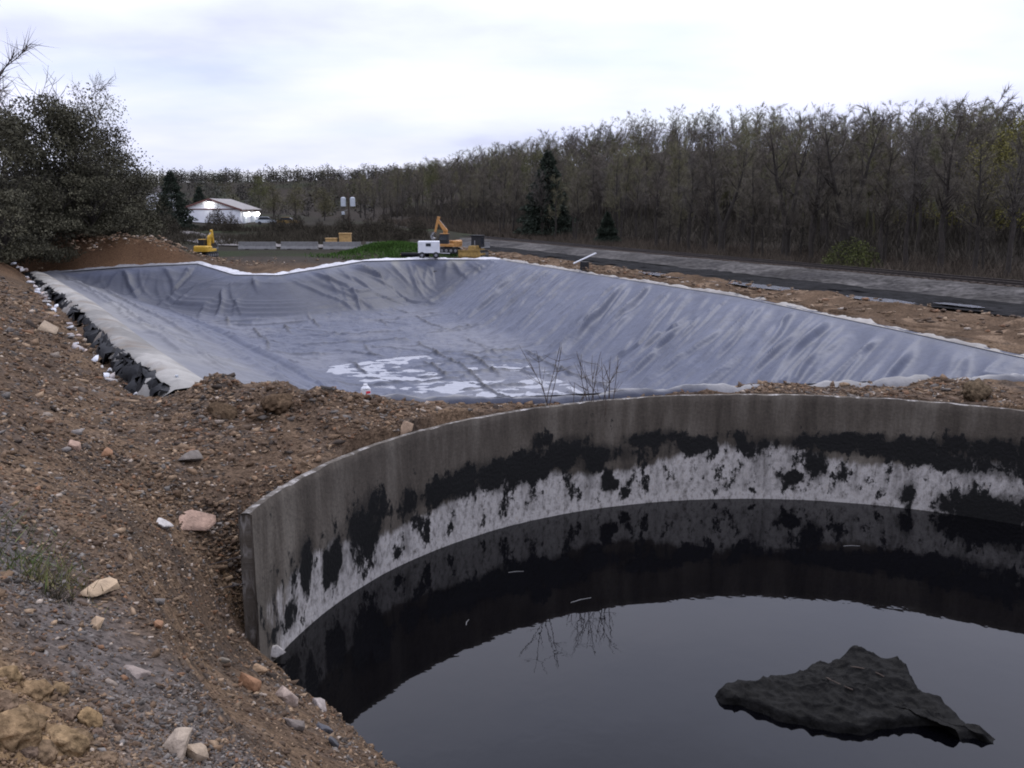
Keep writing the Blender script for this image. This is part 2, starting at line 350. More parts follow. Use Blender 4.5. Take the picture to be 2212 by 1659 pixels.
class MB:
    """collects boxes, bars, prisms and discs into one mesh"""
    def __init__(s): s.v, s.f = [], []
    def add(s, V, F):
        n = len(s.v); s.v += [tuple(p) for p in V]; s.f += [tuple(i + n for i in f) for f in F]; return s
    def box(s, c, d, rx=0, ry=0, rz=0, taper=1.0, bev=0.0):
        hx, hy, hz = d[0] / 2, d[1] / 2, d[2] / 2
        M = Matrix.Translation(c) @ Matrix.Rotation(rz, 4, 'Z') @ Matrix.Rotation(ry, 4, 'Y') @ Matrix.Rotation(rx, 4, 'X')
        b = min(bev, hx * .6, hy * .6)
        def ring(z, k, i): return [(sx * (hx - (0 if a else i)) * k, sy * (hy - (i if a else 0)) * k, z) for sx, sy, a in ((-1, -1, 1), (1, -1, 1), (1, 1, 1), (-1, 1, 1))]
        if b:
            def oct_(z, k, ins):
                X, Y = (hx - ins) * k, (hy - ins) * k; return [(-X + b, -Y, z), (X - b, -Y, z), (X, -Y + b, z), (X, Y - b, z), (X - b, Y, z), (-X + b, Y, z), (-X, Y - b, z), (-X, -Y + b, z)]
            V = oct_(-hz, 1, 0) + oct_(hz - b, taper, 0) + oct_(hz, taper, b * .7); n = 8
            F = [tuple(range(n))[::-1], tuple(range(2 * n, 3 * n))] + [(j * n + i, j * n + (i + 1) % n, (j + 1) * n + (i + 1) % n, (j + 1) * n + i) for j in range(2) for i in range(n)]
        else:
            V = ring(-hz, 1, 0) + ring(hz, taper, 0); F = [(3, 2, 1, 0), (4, 5, 6, 7), (0, 1, 5, 4), (1, 2, 6, 5), (2, 3, 7, 6), (3, 0, 4, 7)]
        return s.add([M @ Vector(p) for p in V], F)
    def bar(s, a, b, r0, r1=None, n=8):
        a, b = Vector(a), Vector(b); r1 = r0 if r1 is None else r1; d = (b - a).normalized()
        x = d.orthogonal().normalized(); y = d.cross(x)
        V = [p + x * (r * math.cos(2 * math.pi * i / n)) + y * (r * math.sin(2 * math.pi * i / n)) for p, r in ((a, r0), (b, r1)) for i in range(n)]
        return s.add(V, [(i, (i + 1) % n, n + (i + 1) % n, n + i) for i in range(n)] + [tuple(range(n))[::-1], tuple(range(n, 2 * n))])
    def prism(s, prof, y0, y1, M=None):
        """profile in x,z extruded along y"""
        n = len(prof); V = [Vector((x, y, z)) for y in (y0, y1) for x, z in prof]
        if M: V = [M @ p for p in V]
        return s.add(V, [tuple(range(n)), tuple(range(n, 2 * n))[::-1]] + [(i + n, (i + 1) % n + n, (i + 1) % n, i) for i in range(n)])
    def build(s, name, m, parent=None): return obj(name, mesh(name, np.array(s.v), s.f), m, parent)

# ================================================================== GROUND
def spaced(lo, hi, d, mid, dm, out, g):
    a = list(np.arange(lo, hi + d, d)); st = d
    while a[-1] < mid: st = min(dm, st * 1.02); a.append(a[-1] + st)
    while a[-1] < out: st *= g; a.append(a[-1] + st)
    return a
xr = spaced(0, 14, .16, 45, .8, 3000, 1.09)[1:]
xl = spaced(0, 15, .16, 50, .8, 3000, 1.09)
xs = np.array([-v for v in xl[::-1]] + xr)
yb = spaced(0, 1.0, .4, 12, 1.5, 400, 1.25)[1:]
ys = np.array([-v + 2 for v in yb[::-1]] + spaced(2.0, 25.5, .16, 105, .75, 4000, 1.07))
X, Y = np.meshgrid(xs, ys); Z = land(X, Y)
def zone_col(x, y, z):
    n = lambda f, s: fbm(x * f, y * f, s, 4)
    brown = np.array((.080, .055, .037)); tan = np.array((.125, .085, .054)); grey = np.array((.098, .094, .094)); dark = np.array((.045, .036, .029)); orange = np.array((.098, .058, .034)); clay = np.array((.20, .132, .070)); field = np.array((.026, .023, .018)); green = np.array((.026, .034, .016)); litter = np.array((.032, .027, .022))
    c = np.broadcast_to(brown, x.shape + (3,)).copy()
    def mix(c, k, m): return c * (1 - m[..., None]) + k * m[..., None]
    c = mix(c, tan, sst(.02, .16, n(.8, 101)) * .7)
    c = mix(c, dark, sst(.03, .18, n(1.3, 111)) * .75)
    # grey gravel wash on the near slope, yellow clay at the camera's feet
    w_ = .664 * x + .747 * y + .5 * n(.9, 125); g = np.exp(-((w_ - 2.75) / .6) ** 2) * sst(-.6, -1.6, x)
    c = mix(c, grey, np.clip(g * 1.0 + .25 * sst(.05, .2, n(1.7, 121)) * (y < 26), 0, 1) * .6)
    c = mix(c, clay, sst(2.15, 1.75, w_) * sst(-1.2, -2.0, x) * .85)
    # behind the basin
    back = sst(88, 97, y)
    c = mix(c, field, back)
    c = mix(c, green, back * sst(0.0, .16, n(.06, 141)) * .75)
    for i, (mx_, my_, rx, ry, hh) in enumerate(MOUNDS):
        k = np.exp(-(((x - mx_) / (rx * 1.05)) ** 2 + ((y - my_) / (ry * 1.1)) ** 2) ** 2)
        c = mix(c, np.array((.035, .062, .018)) if i == 2 else orange, np.clip(k * 1.4, 0, 1))
    pit = np.exp(-(((x + 22) / 11) ** 2 + ((y - 91) / 5) ** 2) ** 2)
    c = mix(c, np.array((.040, .034, .029)), np.clip(pit * 1.1, 0, 1) * .9)
    d = -0.852 * (x + 8.4) - 0.523 * (y - 24.2)
    c = mix(c, litter, sst(58, 75, y) * sst(7, 12, d))
    qq = q_of(x, y)
    c = mix(c, litter * .95, sst(2, 5, qq)); c = mix(c, green * .8, sst(10, 40, qq) * sst(.02, .15, n(.03, 151)) * .7)
    return c
col = zone_col(X, Y, Z)
V = np.stack([X, Y, Z], -1).reshape(-1, 3)
g = obj('ground', mesh('ground', V, grid(len(xs), len(ys)), col.reshape(-1, 3), True), 'soil'); tag(g, kind='structure')

# ================================================================== ROUND TANK
def arc_pts(r, th): return TC[0] + r * np.cos(np.radians(th)), TC[1] + r * np.sin(np.radians(th))
def build_tank():
    t = thing('round_tank', 'open round concrete tank stained with black tar, half full of black water', 'tank', (TC[0], TC[1], 0))
    na, nz = 620, 44
    th = np.linspace(A0, A1, na); zz = np.linspace(-4.2, 0.0, nz)
    TH, ZZ = np.meshgrid(th, zz); a = TR * np.radians(A0 - TH)
    # chipped rim
    chip = .05 * np.clip(fbm(a * 2.3, a * 0, 5, 4) * 2, -1, .3)
    rr = TR + .02 * fbm(a * .8, ZZ * .8, 6) * 2 + np.where(ZZ > -.01, .03, 0)
    zz2 = np.where(ZZ > -.01, ZZ + chip, ZZ)
    x = rr * np.cos(np.radians(TH)); y = rr * np.sin(np.radians(TH))
    tar = np.zeros_like(a); pale = np.zeros_like(a)
    def blob(f, ca, cz, ra, rz, k=1.0): return np.maximum(f, k * .95 * np.exp(-(((a - ca) / (ra * 1.25)) ** 2 + ((ZZ - cz) / (rz * 1.2)) ** 2)))
    for b_ in ((1.95, -1.75, .22, .65), (2.9, -2.0, .38, .48), (1.3, -2.4, .35, .4, .6), (4.15, -1.62, .62, .72), (3.9, -2.2, .4, .5, .7), (5.6, -1.6, .35, .45, .7), (6.5, -1.55, .6, .45, .8), (7.6, -1.5, .8, .42), (8.8, -1.55, .9, .45), (9.8, -1.45, .8, .5), (10.6, -1.3, .8, .42),
               (9.7, -.85, .16, .42, .9), (9.9, -.9, .4, .35, .7), (12.0, -2.35, .35, .22, .85), (12.4, -1.95, .3, .3, .5), (11.4, -1.6, .35, .45, .9), (11.9, -2.2, .22, .3, .9), (13.2, -1.15, .9, .28, .9), (14.3, -1.4, .8, .32, .8), (15.4, -1.15, .8, .22, .6), (17.75, -1.85, .36, .6, .95), (17.2, -2.3, .5, .25, .75), (16.9, -1.3, 1.2, .2, .7), (18.8, -1.15, 1.2, .26, .85), (20.4, -1.2, 1.2, .3, .9), (22, -1.15, 1.4, .4, .95), (20.2, -2.5, .28, .4, .8), (22.2, -2.7, 1.4, .5, 1.0), (24.5, -2.3, 1.6, .9, 1.0), (28, -1.7, 3, .9, 1), (34, -1.6, 4, .9, 1)):
        tar = blob(tar, *b_)
    band = sst(4.8, 6.5, a) * np.exp(-((ZZ + 1.42 - .12 * np.sin(a * .8)) / .34) ** 2) * (1 - .35 * sst(11.5, 13, a) * sst(18, 16.5, a)); tar = np.maximum(tar, .80 * band)
    tar = np.maximum(tar, .36 * sst(-3.05, -2.6, ZZ) * sst(-.9, -1.4, ZZ))
    pt = -1.50 + .22 * np.sin(a * .9) + .35 * fbm(a * .7, a * 0, 13, 4) + .25 * sst(10, 15, a); pale = sst(pt, pt - .55, ZZ) * .9
    pale = pale * (.35 + .65 * sst(0, 2.0, a))
    tar = tar * sst(-.25, -.9, ZZ)
    uv = np.stack([a, ZZ], -1).reshape(-1, 2)
    Vi = np.stack([x, y, zz2], -1).reshape(-1, 3)
    obj('inner_face', mesh('inner_face', Vi, grid(na, nz), None, True, {'Tar': tar.ravel(), 'Pale': pale.ravel()}, uv), 'tank_concrete', t)
    # rim top, outer face and the broken end
    n2 = na; rows = []
    ch = chip[-1]
    for r_, z_ in ((TR + .034, ch), (TR + .10, ch * .3 + .012), (TR + WALL_T - .04, .3 * ch + .0), (TR + WALL_T, ch - .04), (TR + WALL_T + .02, ch * 0 - 1.6), (TR + WALL_T + .02, ch * 0 - 4.2)):
        rows.append(np.stack([r_ * np.cos(np.radians(th)), r_ * np.sin(np.radians(th)), z_], -1))
    Vo = np.concatenate(rows); ar = np.tile(a[0], len(rows)); zr = np.repeat([1.0, 1.2, 1.5, 1.7, .5, -3], na)
    obj('rim', mesh('rim', Vo, grid(na, len(rows)), None, True, {'Tar': ar * 0, 'Pale': np.where(zr > .9, .42, 0.0)}, np.stack([ar, zr], -1)), 'tank_concrete', t)
    # end face at A0: ragged vertical strip
    k = 40; zz3 = np.linspace(-4.2, -.02, k); c_, s_ = math.cos(R(A0)), math.sin(R(A0)); ve = []
    for j in range(5):
        r_ = TR + (WALL_T + .02) * j / 4
        bulge = (.05 + .10 * fbm(zz3 * 1.7, zz3 * 0 + j, 77, 4)) * (1 if 0 < j < 4 else 0)
        ve.append(np.stack([r_ * c_ + s_ * bulge * -1 * -1, r_ * s_ - c_ * bulge * -1 * -1 - 0 * zz3, zz3], -1))
    ve = np.concatenate(ve)
    obj('broken_end', mesh('broken_end', ve, grid(k, 5), None, True, {'Tar': ve[:, 0] * 0, 'Pale': ve[:, 0] * 0 + .36}, np.stack([ve[:, 1] * 3 + 40, ve[:, 2]], -1)), 'tank_concrete', t)
    for z_, dxx, l in ((-.75, .05, .5), (-1.25, .12, .42)):
        m = MB(); p0 = Vector(((TR + .2) * c_, (TR + .2) * s_, z_)); m.bar(p0, p0 + Vector((-l, -.22, -.12 + dxx)), .011, .008, 6); m.build('reinforcing_bar', 'rail_steel', t)
build_tank()
n = 96; th = np.linspace(0, 2 * math.pi, n, endpoint=False)
ring = [np.stack([TC[0] + r_ * np.cos(th), TC[1] + r_ * np.sin(th), np.full(n, WATER)], -1) for r_ in (.01, 3, 6, 9, TR + .02)]
Vw = np.concatenate(ring); Fw = np.array([(j * n + i, j * n + (i + 1) % n, (j + 1) * n + (i + 1) % n, (j + 1) * n + i) for j in range(4) for i in range(n)])
tag(obj('tank_water', mesh('tank_water', Vw, Fw, None, True), 'black_water'), kind='structure')

# floating mat of sludge
OUT = [(1540, 1487), (1570, 1480), (1650, 1474), (1730, 1460), (1790, 1434), (1810, 1424), (1850, 1420), (1940, 1428), (1972, 1462), (2000, 1500), (2045, 1520), (2085, 1545), (2110, 1575), (2162, 1588), (2155, 1600), (2105, 1588), (2075, 1598), (2035, 1575), (1960, 1562), (1900, 1572), (1845, 1583), (1780, 1565), (1700, 1555), (1600, 1515), (1555, 1506)]
def build_sludge():
    pts = np.array([at(u, v, WATER + .05) for u, v in OUT]); c = np.array(at(1830, 1505, WATER))
    # resample the outline and make it ragged
    P = np.concatenate([pts, pts[:1]]); seg = np.cumsum([0] + list(np.linalg.norm(np.diff(P, axis=0), axis=1)))
    k = 240; tt = np.linspace(0, seg[-1], k, endpoint=False)
    o = np.stack([np.interp(tt, seg, P[:, 0]), np.interp(tt, seg, P[:, 1])], -1)
    nr = 48; V = []
    for j in range(nr + 1):
        f = j / nr; p = c + (o - c) * f
        p = p + (f ** 3 * .22 * np.stack([fbm(tt * 1.6, tt * 0, 3), fbm(tt * 1.6, tt * 0 + 5, 4)], -1) * 2)
        x, y = p[:, 0], p[:, 1]
        ed = sst(1.0, .94, np.full(k, f))
        rg = sum(.5 ** o_ * (1 - np.abs(2 * vn(x * 1.5 * 2 ** o_ + .5 * y, y * 1.9 * 2 ** o_ - .4 * x, 9 + o_) - 1)) for o_ in range(4)) / 1.9
        plat = sst(-.9, .5, x - c[0]) * sst(2.2, 1.3, x - c[0]) * sst(-.7, .2, y - c[1])
        lft = sst(1.9, .2, x - c[0])
        z = .68 * ed * (.05 + .13 * lft + .06 * plat + .26 * rg ** 2 * (.55 + .45 * plat) + .16 * fbm(x * 3.0, y * 3.0, 15, 5) + .09 * (1 - np.abs(2 * vn(x * 5.1 + y * 2, y * 6.3 - x, 18) - 1)) ** 2) - .06 * f ** 6
        V.append(np.stack([x - c[0], y - c[1], np.maximum(z, -.05 if j == nr else .012 * ed)], -1))
    V = np.concatenate(V); F = np.array([(j * k + i, j * k + (i + 1) % k, (j + 1) * k + (i + 1) % k, (j + 1) * k + i) for j in range(nr) for i in range(k)])
    mat('sludge', (.0045, .0043, .004), rough=.7, var=.8, scale=4, bump=1, bscale=8, spec=.09)
    t = thing('sludge_mat', 'crumpled black sludge mat floating on the tank water', 'sludge', (c[0], c[1], WATER))
    obj('crust', mesh('crust', V, F, None, False), 'sludge', t)
    for a_, b_, cc in (((.2, .45, .30), (.65, .15, .28), (.5, .4, .30)), ((.0, -.2, .24), (-.3, .2, .24), (-.2, 0, .25))):
        m = MB(); 
        prev = None
        for f in [i / 6 for i in range(7)]:
            p = (1 - f) ** 2 * Vector(a_) + 2 * f * (1 - f) * Vector(cc) + f * f * Vector(b_)
            if prev: m.bar(prev, p, .010, .010, 5)
            prev = p
        m.build('cord', 'timber', t)
build_sludge()

# ================================================================== LINED BASIN
def poly_at(pts, n):
    p = np.array(pts); s = np.cumsum([0] + list(np.linalg.norm(np.diff(p, axis=0), axis=1))); t = np.linspace(0, s[-1], n)
    return np.stack([np.interp(t, s, p[:, 0]), np.interp(t, s, p[:, 1])], -1)
liner = thing('basin_liner', 'grey-blue wrinkled sheet lining the big excavated basin', 'liner', (-10, 55, 0))
LO = np.array((-10, 55, 0))
def build_membrane():
    ns, ntt = 400, 480
    wt = np.linspace(0, 1, ntt) ** 1.25
    def warp(p): 
        i = wt * (len(p) - 1); k = np.arange(len(p)); return np.stack([np.interp(i, k, p[:, 0]), np.interp(i, k, p[:, 1])], -1)
    N, Fp = poly_at(NEAR, ns), poly_at(FAR, ns)
    Lp, Rp = warp(poly_at(LEFT, ntt)), warp(poly_at(RIGHT, ntt))
    s = np.linspace(0, 1, ns)[None, :, None]; t = wt[:, None, None]
    P = (1 - t) * N[None] + t * Fp[None] + (1 - s) * Lp[:, None] + s * Rp[:, None] - ((1 - s) * (1 - t) * N[0] + s * (1 - t) * N[-1] + (1 - s) * t * Fp[0] + s * t * Fp[-1])
    x, y = P[..., 0], P[..., 1]
    z, d, dn, dl, df, dr = basin_z(x, y)
    _, pr = seg_dist(x, y, RIGHT); _, pl = seg_dist(x, y, LEFT); _, pf = seg_dist(x, y, FAR)
    slope = sst(1.0, .85, d); flo = 1 - slope
    md = np.minimum(np.minimum(dn, dl), np.minimum(df, dr))
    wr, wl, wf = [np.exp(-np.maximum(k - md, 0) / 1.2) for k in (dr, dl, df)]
    edge = sst(0.05, 1.6, md)
    # right bank: long folds running down and towards the tank
    ph = pr + .75 * dr + 2.2 * fbm(pr * .22, dr * .22, 7)
    saw = lambda p_, q_, sd: (lambda n_: np.where(n_ < .72, n_ / .72, (1 - n_) / .28))((p_ + 1.6 * vn(p_ * .4, q_ * .3, sd)) % 1.0) * sst(.25, .75, vn(np.floor(p_ * 1.0) * .77 + 3, q_ * .28, sd + 1))
    f1 = vn(ph * .62, dr * .10, 201); f2 = vn(ph * 1.5, dr * .2, 202); f3 = vn(ph * 3.1, dr * .35, 203)
    def folds(p_, q_, n, seed, span, qmax, skew, wd, ht, curve=0.0):
        r = np.random.default_rng(seed); out = np.zeros_like(p_); c0 = p_ + 1.1 * fbm(p_ * .18, q_ * .25, seed, 3)
        for k in range(n):
            a_ = r.uniform(*span); sk = skew * r.uniform(.7, 1.3); w_ = r.uniform(*wd); h_ = r.uniform(*ht); q0 = r.uniform(-.3, .35) * qmax; q1 = q0 + r.uniform(.6, 1.3) * qmax
            dl_ = c0 + sk * q_ + curve * r.normal() * q_ * q_ - a_
            m_ = np.abs(dl_) < 4 * w_
            if not m_.any(): continue
            dd = dl_[m_]; w2 = np.where(dd < 0, .10 + .12 * w_, w_ * 1.35); qq_ = q_[m_]
            out[m_] += h_ * np.exp(-np.abs(dd / w2) ** 1.5) * sst(q0 - .5, q0 + 2.5, qq_) * sst(q1, q1 - .4 * (q1 - q0), qq_)
        return out
    rid = lambda f, p: (1 - np.abs(2 * f - 1)) ** p
    zr = .30 * (f1 - .5) + folds(pr, dr, 60, 231, (-4, 75), 10.5, .75, (.22, .5), (.12, .32)) + folds(pr, dr, 260, 232, (-4, 75), 10.5, .82, (.14, .30), (.05, .15))
    # left bank: soft lengthwise folds
    zl = folds(dl, pl, 14, 251, (.5, 10), 70, .0, (.15, .4), (.07, .24)) + .6 * folds(pl, dl, 16, 253, (0, 65), 10, -.8, (.12, .3), (.06, .18)) + .04 * rid(vn(dl * .9 + .1 * pl, pl * .08, 211), 3) + .12 * (vn(pl * .35, dl * .2, 212) - .5) + .10 * rid(vn(pl * .5 + dl * .5, dl * .2, 213), 6)
    # far bank: narrow drop folds that sag into curves, and cross drapes
    pfx = pf + 1.1 * np.sin(df * .32 + pf * .07) + 1.5 * fbm(pf * .1, df * .2, 8)
    zf = folds(pf, df, 34, 241, (-2, 50), 9, -.35, (.2, .6), (.12, .34), .035) + folds(pf, df, 40, 247, (-2, 50), 9, .25, (.15, .3), (.05, .14), .03) + folds(df, pf, 6, 243, (3, 9), 45, .0, (.3, .6), (.08, .2), .0) + .06 * rid(vn(pfx * .33, df * .05, 221), 9) + .05 * rid(vn(pfx * .8, df * .1, 222), 4) + .06 * rid(vn(pf * .12, df * .55 + .5 * np.sin(pf * .35), 223), 5) + .15 * (vn(pf * .2, df * .3, 224) - .5)
    tot = wr + wl + wf + 1e-6
    zs = (wr * zr + wl * zl + wf * zf) / tot
    # floor: creases in two directions, small puckers, gentle sag
    u_ = x * .94 + y * .34 + 2.2 * fbm(x * .12, y * .12, 31); v_ = -x * .34 + y * .94 + 2.2 * fbm(x * .12, y * .12, 33)
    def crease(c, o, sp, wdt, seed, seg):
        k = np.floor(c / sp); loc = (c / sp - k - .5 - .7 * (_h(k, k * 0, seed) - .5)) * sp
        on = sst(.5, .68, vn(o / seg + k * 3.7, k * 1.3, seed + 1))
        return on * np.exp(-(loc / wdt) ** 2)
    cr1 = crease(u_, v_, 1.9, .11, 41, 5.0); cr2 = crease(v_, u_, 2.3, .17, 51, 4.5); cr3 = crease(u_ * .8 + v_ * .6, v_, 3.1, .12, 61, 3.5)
    low = fbm(x * .35, y * .35, 71, 3) * .16
    zfl = .13 * cr1 + .13 * cr2 + .09 * cr3 + .09 * rid(vn(x * .9, y * 1.5, 81), 4) + .20 * fbm(x * .9, y * 1.3, 83, 4) + .16 * fbm(x * 2.4, y * 1.7, 85, 3) + low - .05 * sst(62, 45, y)
    z = z + edge * (slope * zs + flo * zfl)
    z = z + np.where(md < .05, .03, 0)
    base = np.array((.060, .068, .097)); n = fbm(x * .22, y * .22, 91, 4)
    c = np.broadcast_to(base, x.shape + (3,)).copy()
    c *= (1 + .25 * n)[..., None]
    mixc = lambda c, k, m: c * (1 - np.clip(m, 0, 1)[..., None]) + np.array(k) * np.clip(m, 0, 1)[..., None]
    # silt: washed-down streaks on the far bank, settled dust on the floor; fold shadow painted dark along the creases
    stk = wf * slope * sst(.66, .80, vn(pf * .45 + .3 * np.sin(df * .5), df * .04, 95)) * sst(.35, .6, vn(pf * .2, df * .4, 96))
    c = mixc(c, (.15, .145, .12), .6 * stk)
    c = mixc(c, (.15, .148, .145), .85 * sst(7.5, 2.0, dl) * wl * slope * (1 - .4 * sst(.2, .6, vn(pl * .3, dl * .8, 98))))
    c = mixc(c, (.032, .036, .052), .9 * wf * slope * sst(.03, .25, d))  # far bank's shade put into the colour; flat light leaves it too bright
    c = mixc(c, (.115, .118, .135), .55 * flo * sst(.0, .2, fbm(x * .15 + 3, y * .15, 97, 3) + .08))
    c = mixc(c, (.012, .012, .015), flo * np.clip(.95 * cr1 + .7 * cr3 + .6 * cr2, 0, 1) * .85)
    c = mixc(c, (.15, .147, .14), .5 * sst(.6, .0, md + .5 * fbm(x * .6, y * .6, 99)) * (1 - .6 * sst(.5, 1, wr)))
    V = np.stack([x, y, z], -1).reshape(-1, 3) - LO
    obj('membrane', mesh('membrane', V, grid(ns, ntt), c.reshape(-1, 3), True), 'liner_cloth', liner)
build_membrane()
def strip(line, prof, n, seed, zoff=None, rag=.3, side=1):
    """cloth strip following a line; prof = list of (outward offset, height)"""
    p = poly_at(line, n); tg = np.gradient(p, axis=0); tg /= np.linalg.norm(tg, axis=1)[:, None]; nrm = np.stack([-tg[:, 1], tg[:, 0]], -1) * side
    s = np.cumsum(np.r_[0, np.linalg.norm(np.diff(p, axis=0), axis=1)]); rows = []
    for j, (o, h) in enumerate(prof):
        k = j / (len(prof) - 1)
        oo = o + rag * k * fbm(s * .8, s * 0 + j * .15, seed, 5) * 2
        hh = h + .22 * fbm(s * 1.1, s * 0 + j * .4, seed + 9, 4) * 2 * min(1, k * 3) + (zoff if zoff is not None else 0)
        q = p + nrm * oo[:, None]; rows.append(np.stack([q[:, 0], q[:, 1], hh + 0 * s], -1))
    return np.concatenate(rows), grid(n, len(prof)), s
lzz = np.interp(np.linspace(0, 1, 420), np.cumsum([0] + [math.dist(a, b) for a, b in zip(LEFT[:-1], LEFT[1:])]) / sum(math.dist(a, b) for a, b in zip(LEFT[:-1], LEFT[1:])), LEFTZ)
V, F, s_ = strip(LEFT, [(-.35, -.10), (-.05, .07), (.3, .17), (.6, .22), (.9, .20), (1.15, .08), (1.3, -.12), (1.38, -.3)], 420, 301, zoff=lzz, rag=.45)
cc = np.array((.235, .225, .205)) * (1 + .7 * fbm(V[:, 0] * .7, V[:, 1] * .7, 303))[:, None]
cc = cc * (1 - .35 * sst(.0, .25, fbm(V[:, 0] * .5, V[:, 1] * .3, 305) + .1))[:, None]
dm_ = (sst(.06, .2, fbm(V[:, 0] * 1.1, V[:, 1] * 1.1, 307, 5)) * .6)[:, None]; cc = cc * (1 - dm_) + np.array((.15, .12, .09)) * dm_
obj('edge_flap', mesh('edge_flap', V - LO, F, cc, True), 'flap_cloth', liner)
# black torn underlay hanging out below the flap
n_ = 420; pl_ = poly_at(LEFT, n_); tg = np.gradient(pl_, axis=0); tg /= np.linalg.norm(tg, axis=1)[:, None]; nr_ = np.stack([-tg[:, 1], tg[:, 0]], -1)
Vb, Fb = [], []
for q in range(210):
    i = int(rng.integers(0, n_ - 1)); wdt = rng.uniform(.2, .8); ln_ = rng.uniform(.2, .7); sk = rng.uniform(-.6, .6); lift = rng.uniform(-.1, .22); o_ = len(Vb)
    for j in range(4):
        f = j / 3
        for e_ in range(3):
            b_ = pl_[i] + tg[i] * ((e_ - 1) * wdt * (1 - .5 * f * rng.random()) + sk * f)
            q_ = b_ + nr_[i] * (1.05 + ln_ * f + .10 * rng.normal())
            Vb.append((q_[0], q_[1], lzz[i] + .06 + lift * math.sin(f * 3.1) - .55 * f * f + .09 * rng.normal()))
    Fb += [(o_ + 3 * j + e_, o_ + 3 * j + e_ + 1, o_ + 3 * j + e_ + 4, o_ + 3 * j + e_ + 3) for j in range(3) for e_ in range(2)]
obj('torn_underlay', mesh('torn_underlay', np.array(Vb) - LO, np.array(Fb)), 'black_sheet', liner)['kind'] = 'stuff'
fz = np.interp(np.linspace(0, 1, 420), np.cumsum([0] + [math.dist(a, b) for a, b in zip(FAR[:-1], FAR[1:])]) / sum(math.dist(a, b) for a, b in zip(FAR[:-1], FAR[1:])), FARZ)
V, F, s_ = strip(FAR, [(-.25, -.02), (.0, .08), (.25, .12), (.5, .10), (.8, .04), (1.1, -.05)], 420, 321, zoff=fz, rag=.7)
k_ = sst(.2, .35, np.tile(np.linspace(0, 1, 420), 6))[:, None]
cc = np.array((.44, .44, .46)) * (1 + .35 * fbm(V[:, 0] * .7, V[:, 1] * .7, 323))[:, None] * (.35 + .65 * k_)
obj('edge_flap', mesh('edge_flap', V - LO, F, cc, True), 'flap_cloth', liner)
V, F, s_ = strip(RIGHT, [(-.12, -.02), (.0, .05), (.15, .06), (.28, .02), (.42, -.08)], 420, 331, rag=.25, side=-1)
cc = np.array((.25, .235, .215)) * (1 + .6 * fbm(V[:, 0] * .7, V[:, 1] * .7, 333))[:, None]
obj('edge_flap', mesh('edge_flap', V - LO, F, cc, True), 'flap_cloth', liner)
V, F, s_ = strip(NEAR, [(.7, -.24), (.25, -.06), (0, .05), (-.18, .06), (-.32, .0), (-.42, -.15), (-.45, -.35)], 420, 341, rag=.3)
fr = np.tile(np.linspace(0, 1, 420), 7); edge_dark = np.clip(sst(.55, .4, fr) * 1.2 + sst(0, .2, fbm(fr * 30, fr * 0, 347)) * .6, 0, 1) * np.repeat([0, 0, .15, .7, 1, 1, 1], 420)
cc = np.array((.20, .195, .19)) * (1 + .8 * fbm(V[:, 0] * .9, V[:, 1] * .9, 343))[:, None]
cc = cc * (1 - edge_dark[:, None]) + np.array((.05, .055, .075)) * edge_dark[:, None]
obj('edge_flap', mesh('edge_flap', V - LO, F, cc, True), 'flap_cloth', liner)
# shallow standing water on the basin floor: shows wherever the cloth dips below this level
pw = np.array([at(640, 800, -4), at(1010, 752, -4), at(1180, 800, -4), at(1330, 890, -4), (8, 36), (-10, 36), at(600, 890, -4)])
def sheet(name, pts, z, m, kind='structure'):
    o = obj(name, mesh(name, np.array([(p[0], p[1], z) for p in pts]), [tuple(range(len(pts)))]), m); return tag(o, kind=kind)
sheet('basin_puddle', pw, -4.015, 'sky_pale_water')

# ================================================================== RAILWAY SIDE
def along(s0, s1, n, prof, seed, amp=.1, f=.8):
    """sheet along the track; prof = list of (q, z, jitter)"""
    ss = np.linspace(0, 1, n) ** 1.6 * (s1 - s0) + s0; rows = []
    for j, (q, z, jt) in enumerate(prof):
        qq = q + jt * fbm(ss * .22, ss * 0 + 5 * j, seed + j, 4) * 2
        zz = z + amp * fbm(ss * f, qq * f, seed + 40, 4) * 2
        px, py = TRK_P[0] + ss * TRK_D[0] + qq * TRK_N[0], TRK_P[1] + ss * TRK_D[1] + qq * TRK_N[1]
        rows.append(np.stack([px, py, zz], -1))
    return np.concatenate(rows), grid(n, len(prof)), ss
prof = [(q, .16 + .40 * float(sst(-6.4, -2.2, q)) - .55 * float(sst(2.2, 5, q)) + .02, .15 if abs(q) > 2.5 else 0) for q in np.linspace(-6.6, 5.2, 40)]
V, F, ss = along(-40, 420, 700, prof, 401, .05, .7)
qv = np.repeat([p[0] for p in prof], 700)
nn = fbm(V[:, 0] * .35, V[:, 1] * .35, 405, 5)
cc = np.array((.066, .062, .059)) * (1 + 1.5 * nn)[:, None]
dk = np.clip(sst(.0, .12, fbm(V[:, 0] * .4 + 4, V[:, 1] * .4, 407, 5)) * sst(-1.8, -4, qv), 0, 1)[:, None] * .85
cc = cc * (1 - dk) + np.array((.035, .033, .033)) * dk
dk2 = sst(2.0, 3.5, qv)[:, None] * .8; cc = cc * (1 - dk2) + np.array((.05, .04, .03)) * dk2
dk3 = np.exp(-(qv / 1.4) ** 4)[:, None] * .6; cc = cc * (1 - dk3) + np.array((.055, .048, .044)) * dk3
tag(obj('railway_bed', mesh('railway_bed', V, F, cc, True), 'ballast'), kind='structure')
prof = [(q, .20 + .08 * math.exp(-((q + 8.2) / 1.0) ** 2), .6 if q < -9.5 else .9 if q > -7.5 else .3) for q in np.linspace(-11.2, -5.9, 18)]
V, F, ss = along(-40, 300, 500, prof, 421, .04)
cc = np.array((.013, .0128, .0135)) * (1 + 1.2 * fbm(V[:, 0] * .5, V[:, 1] * .5, 425, 4))[:, None]
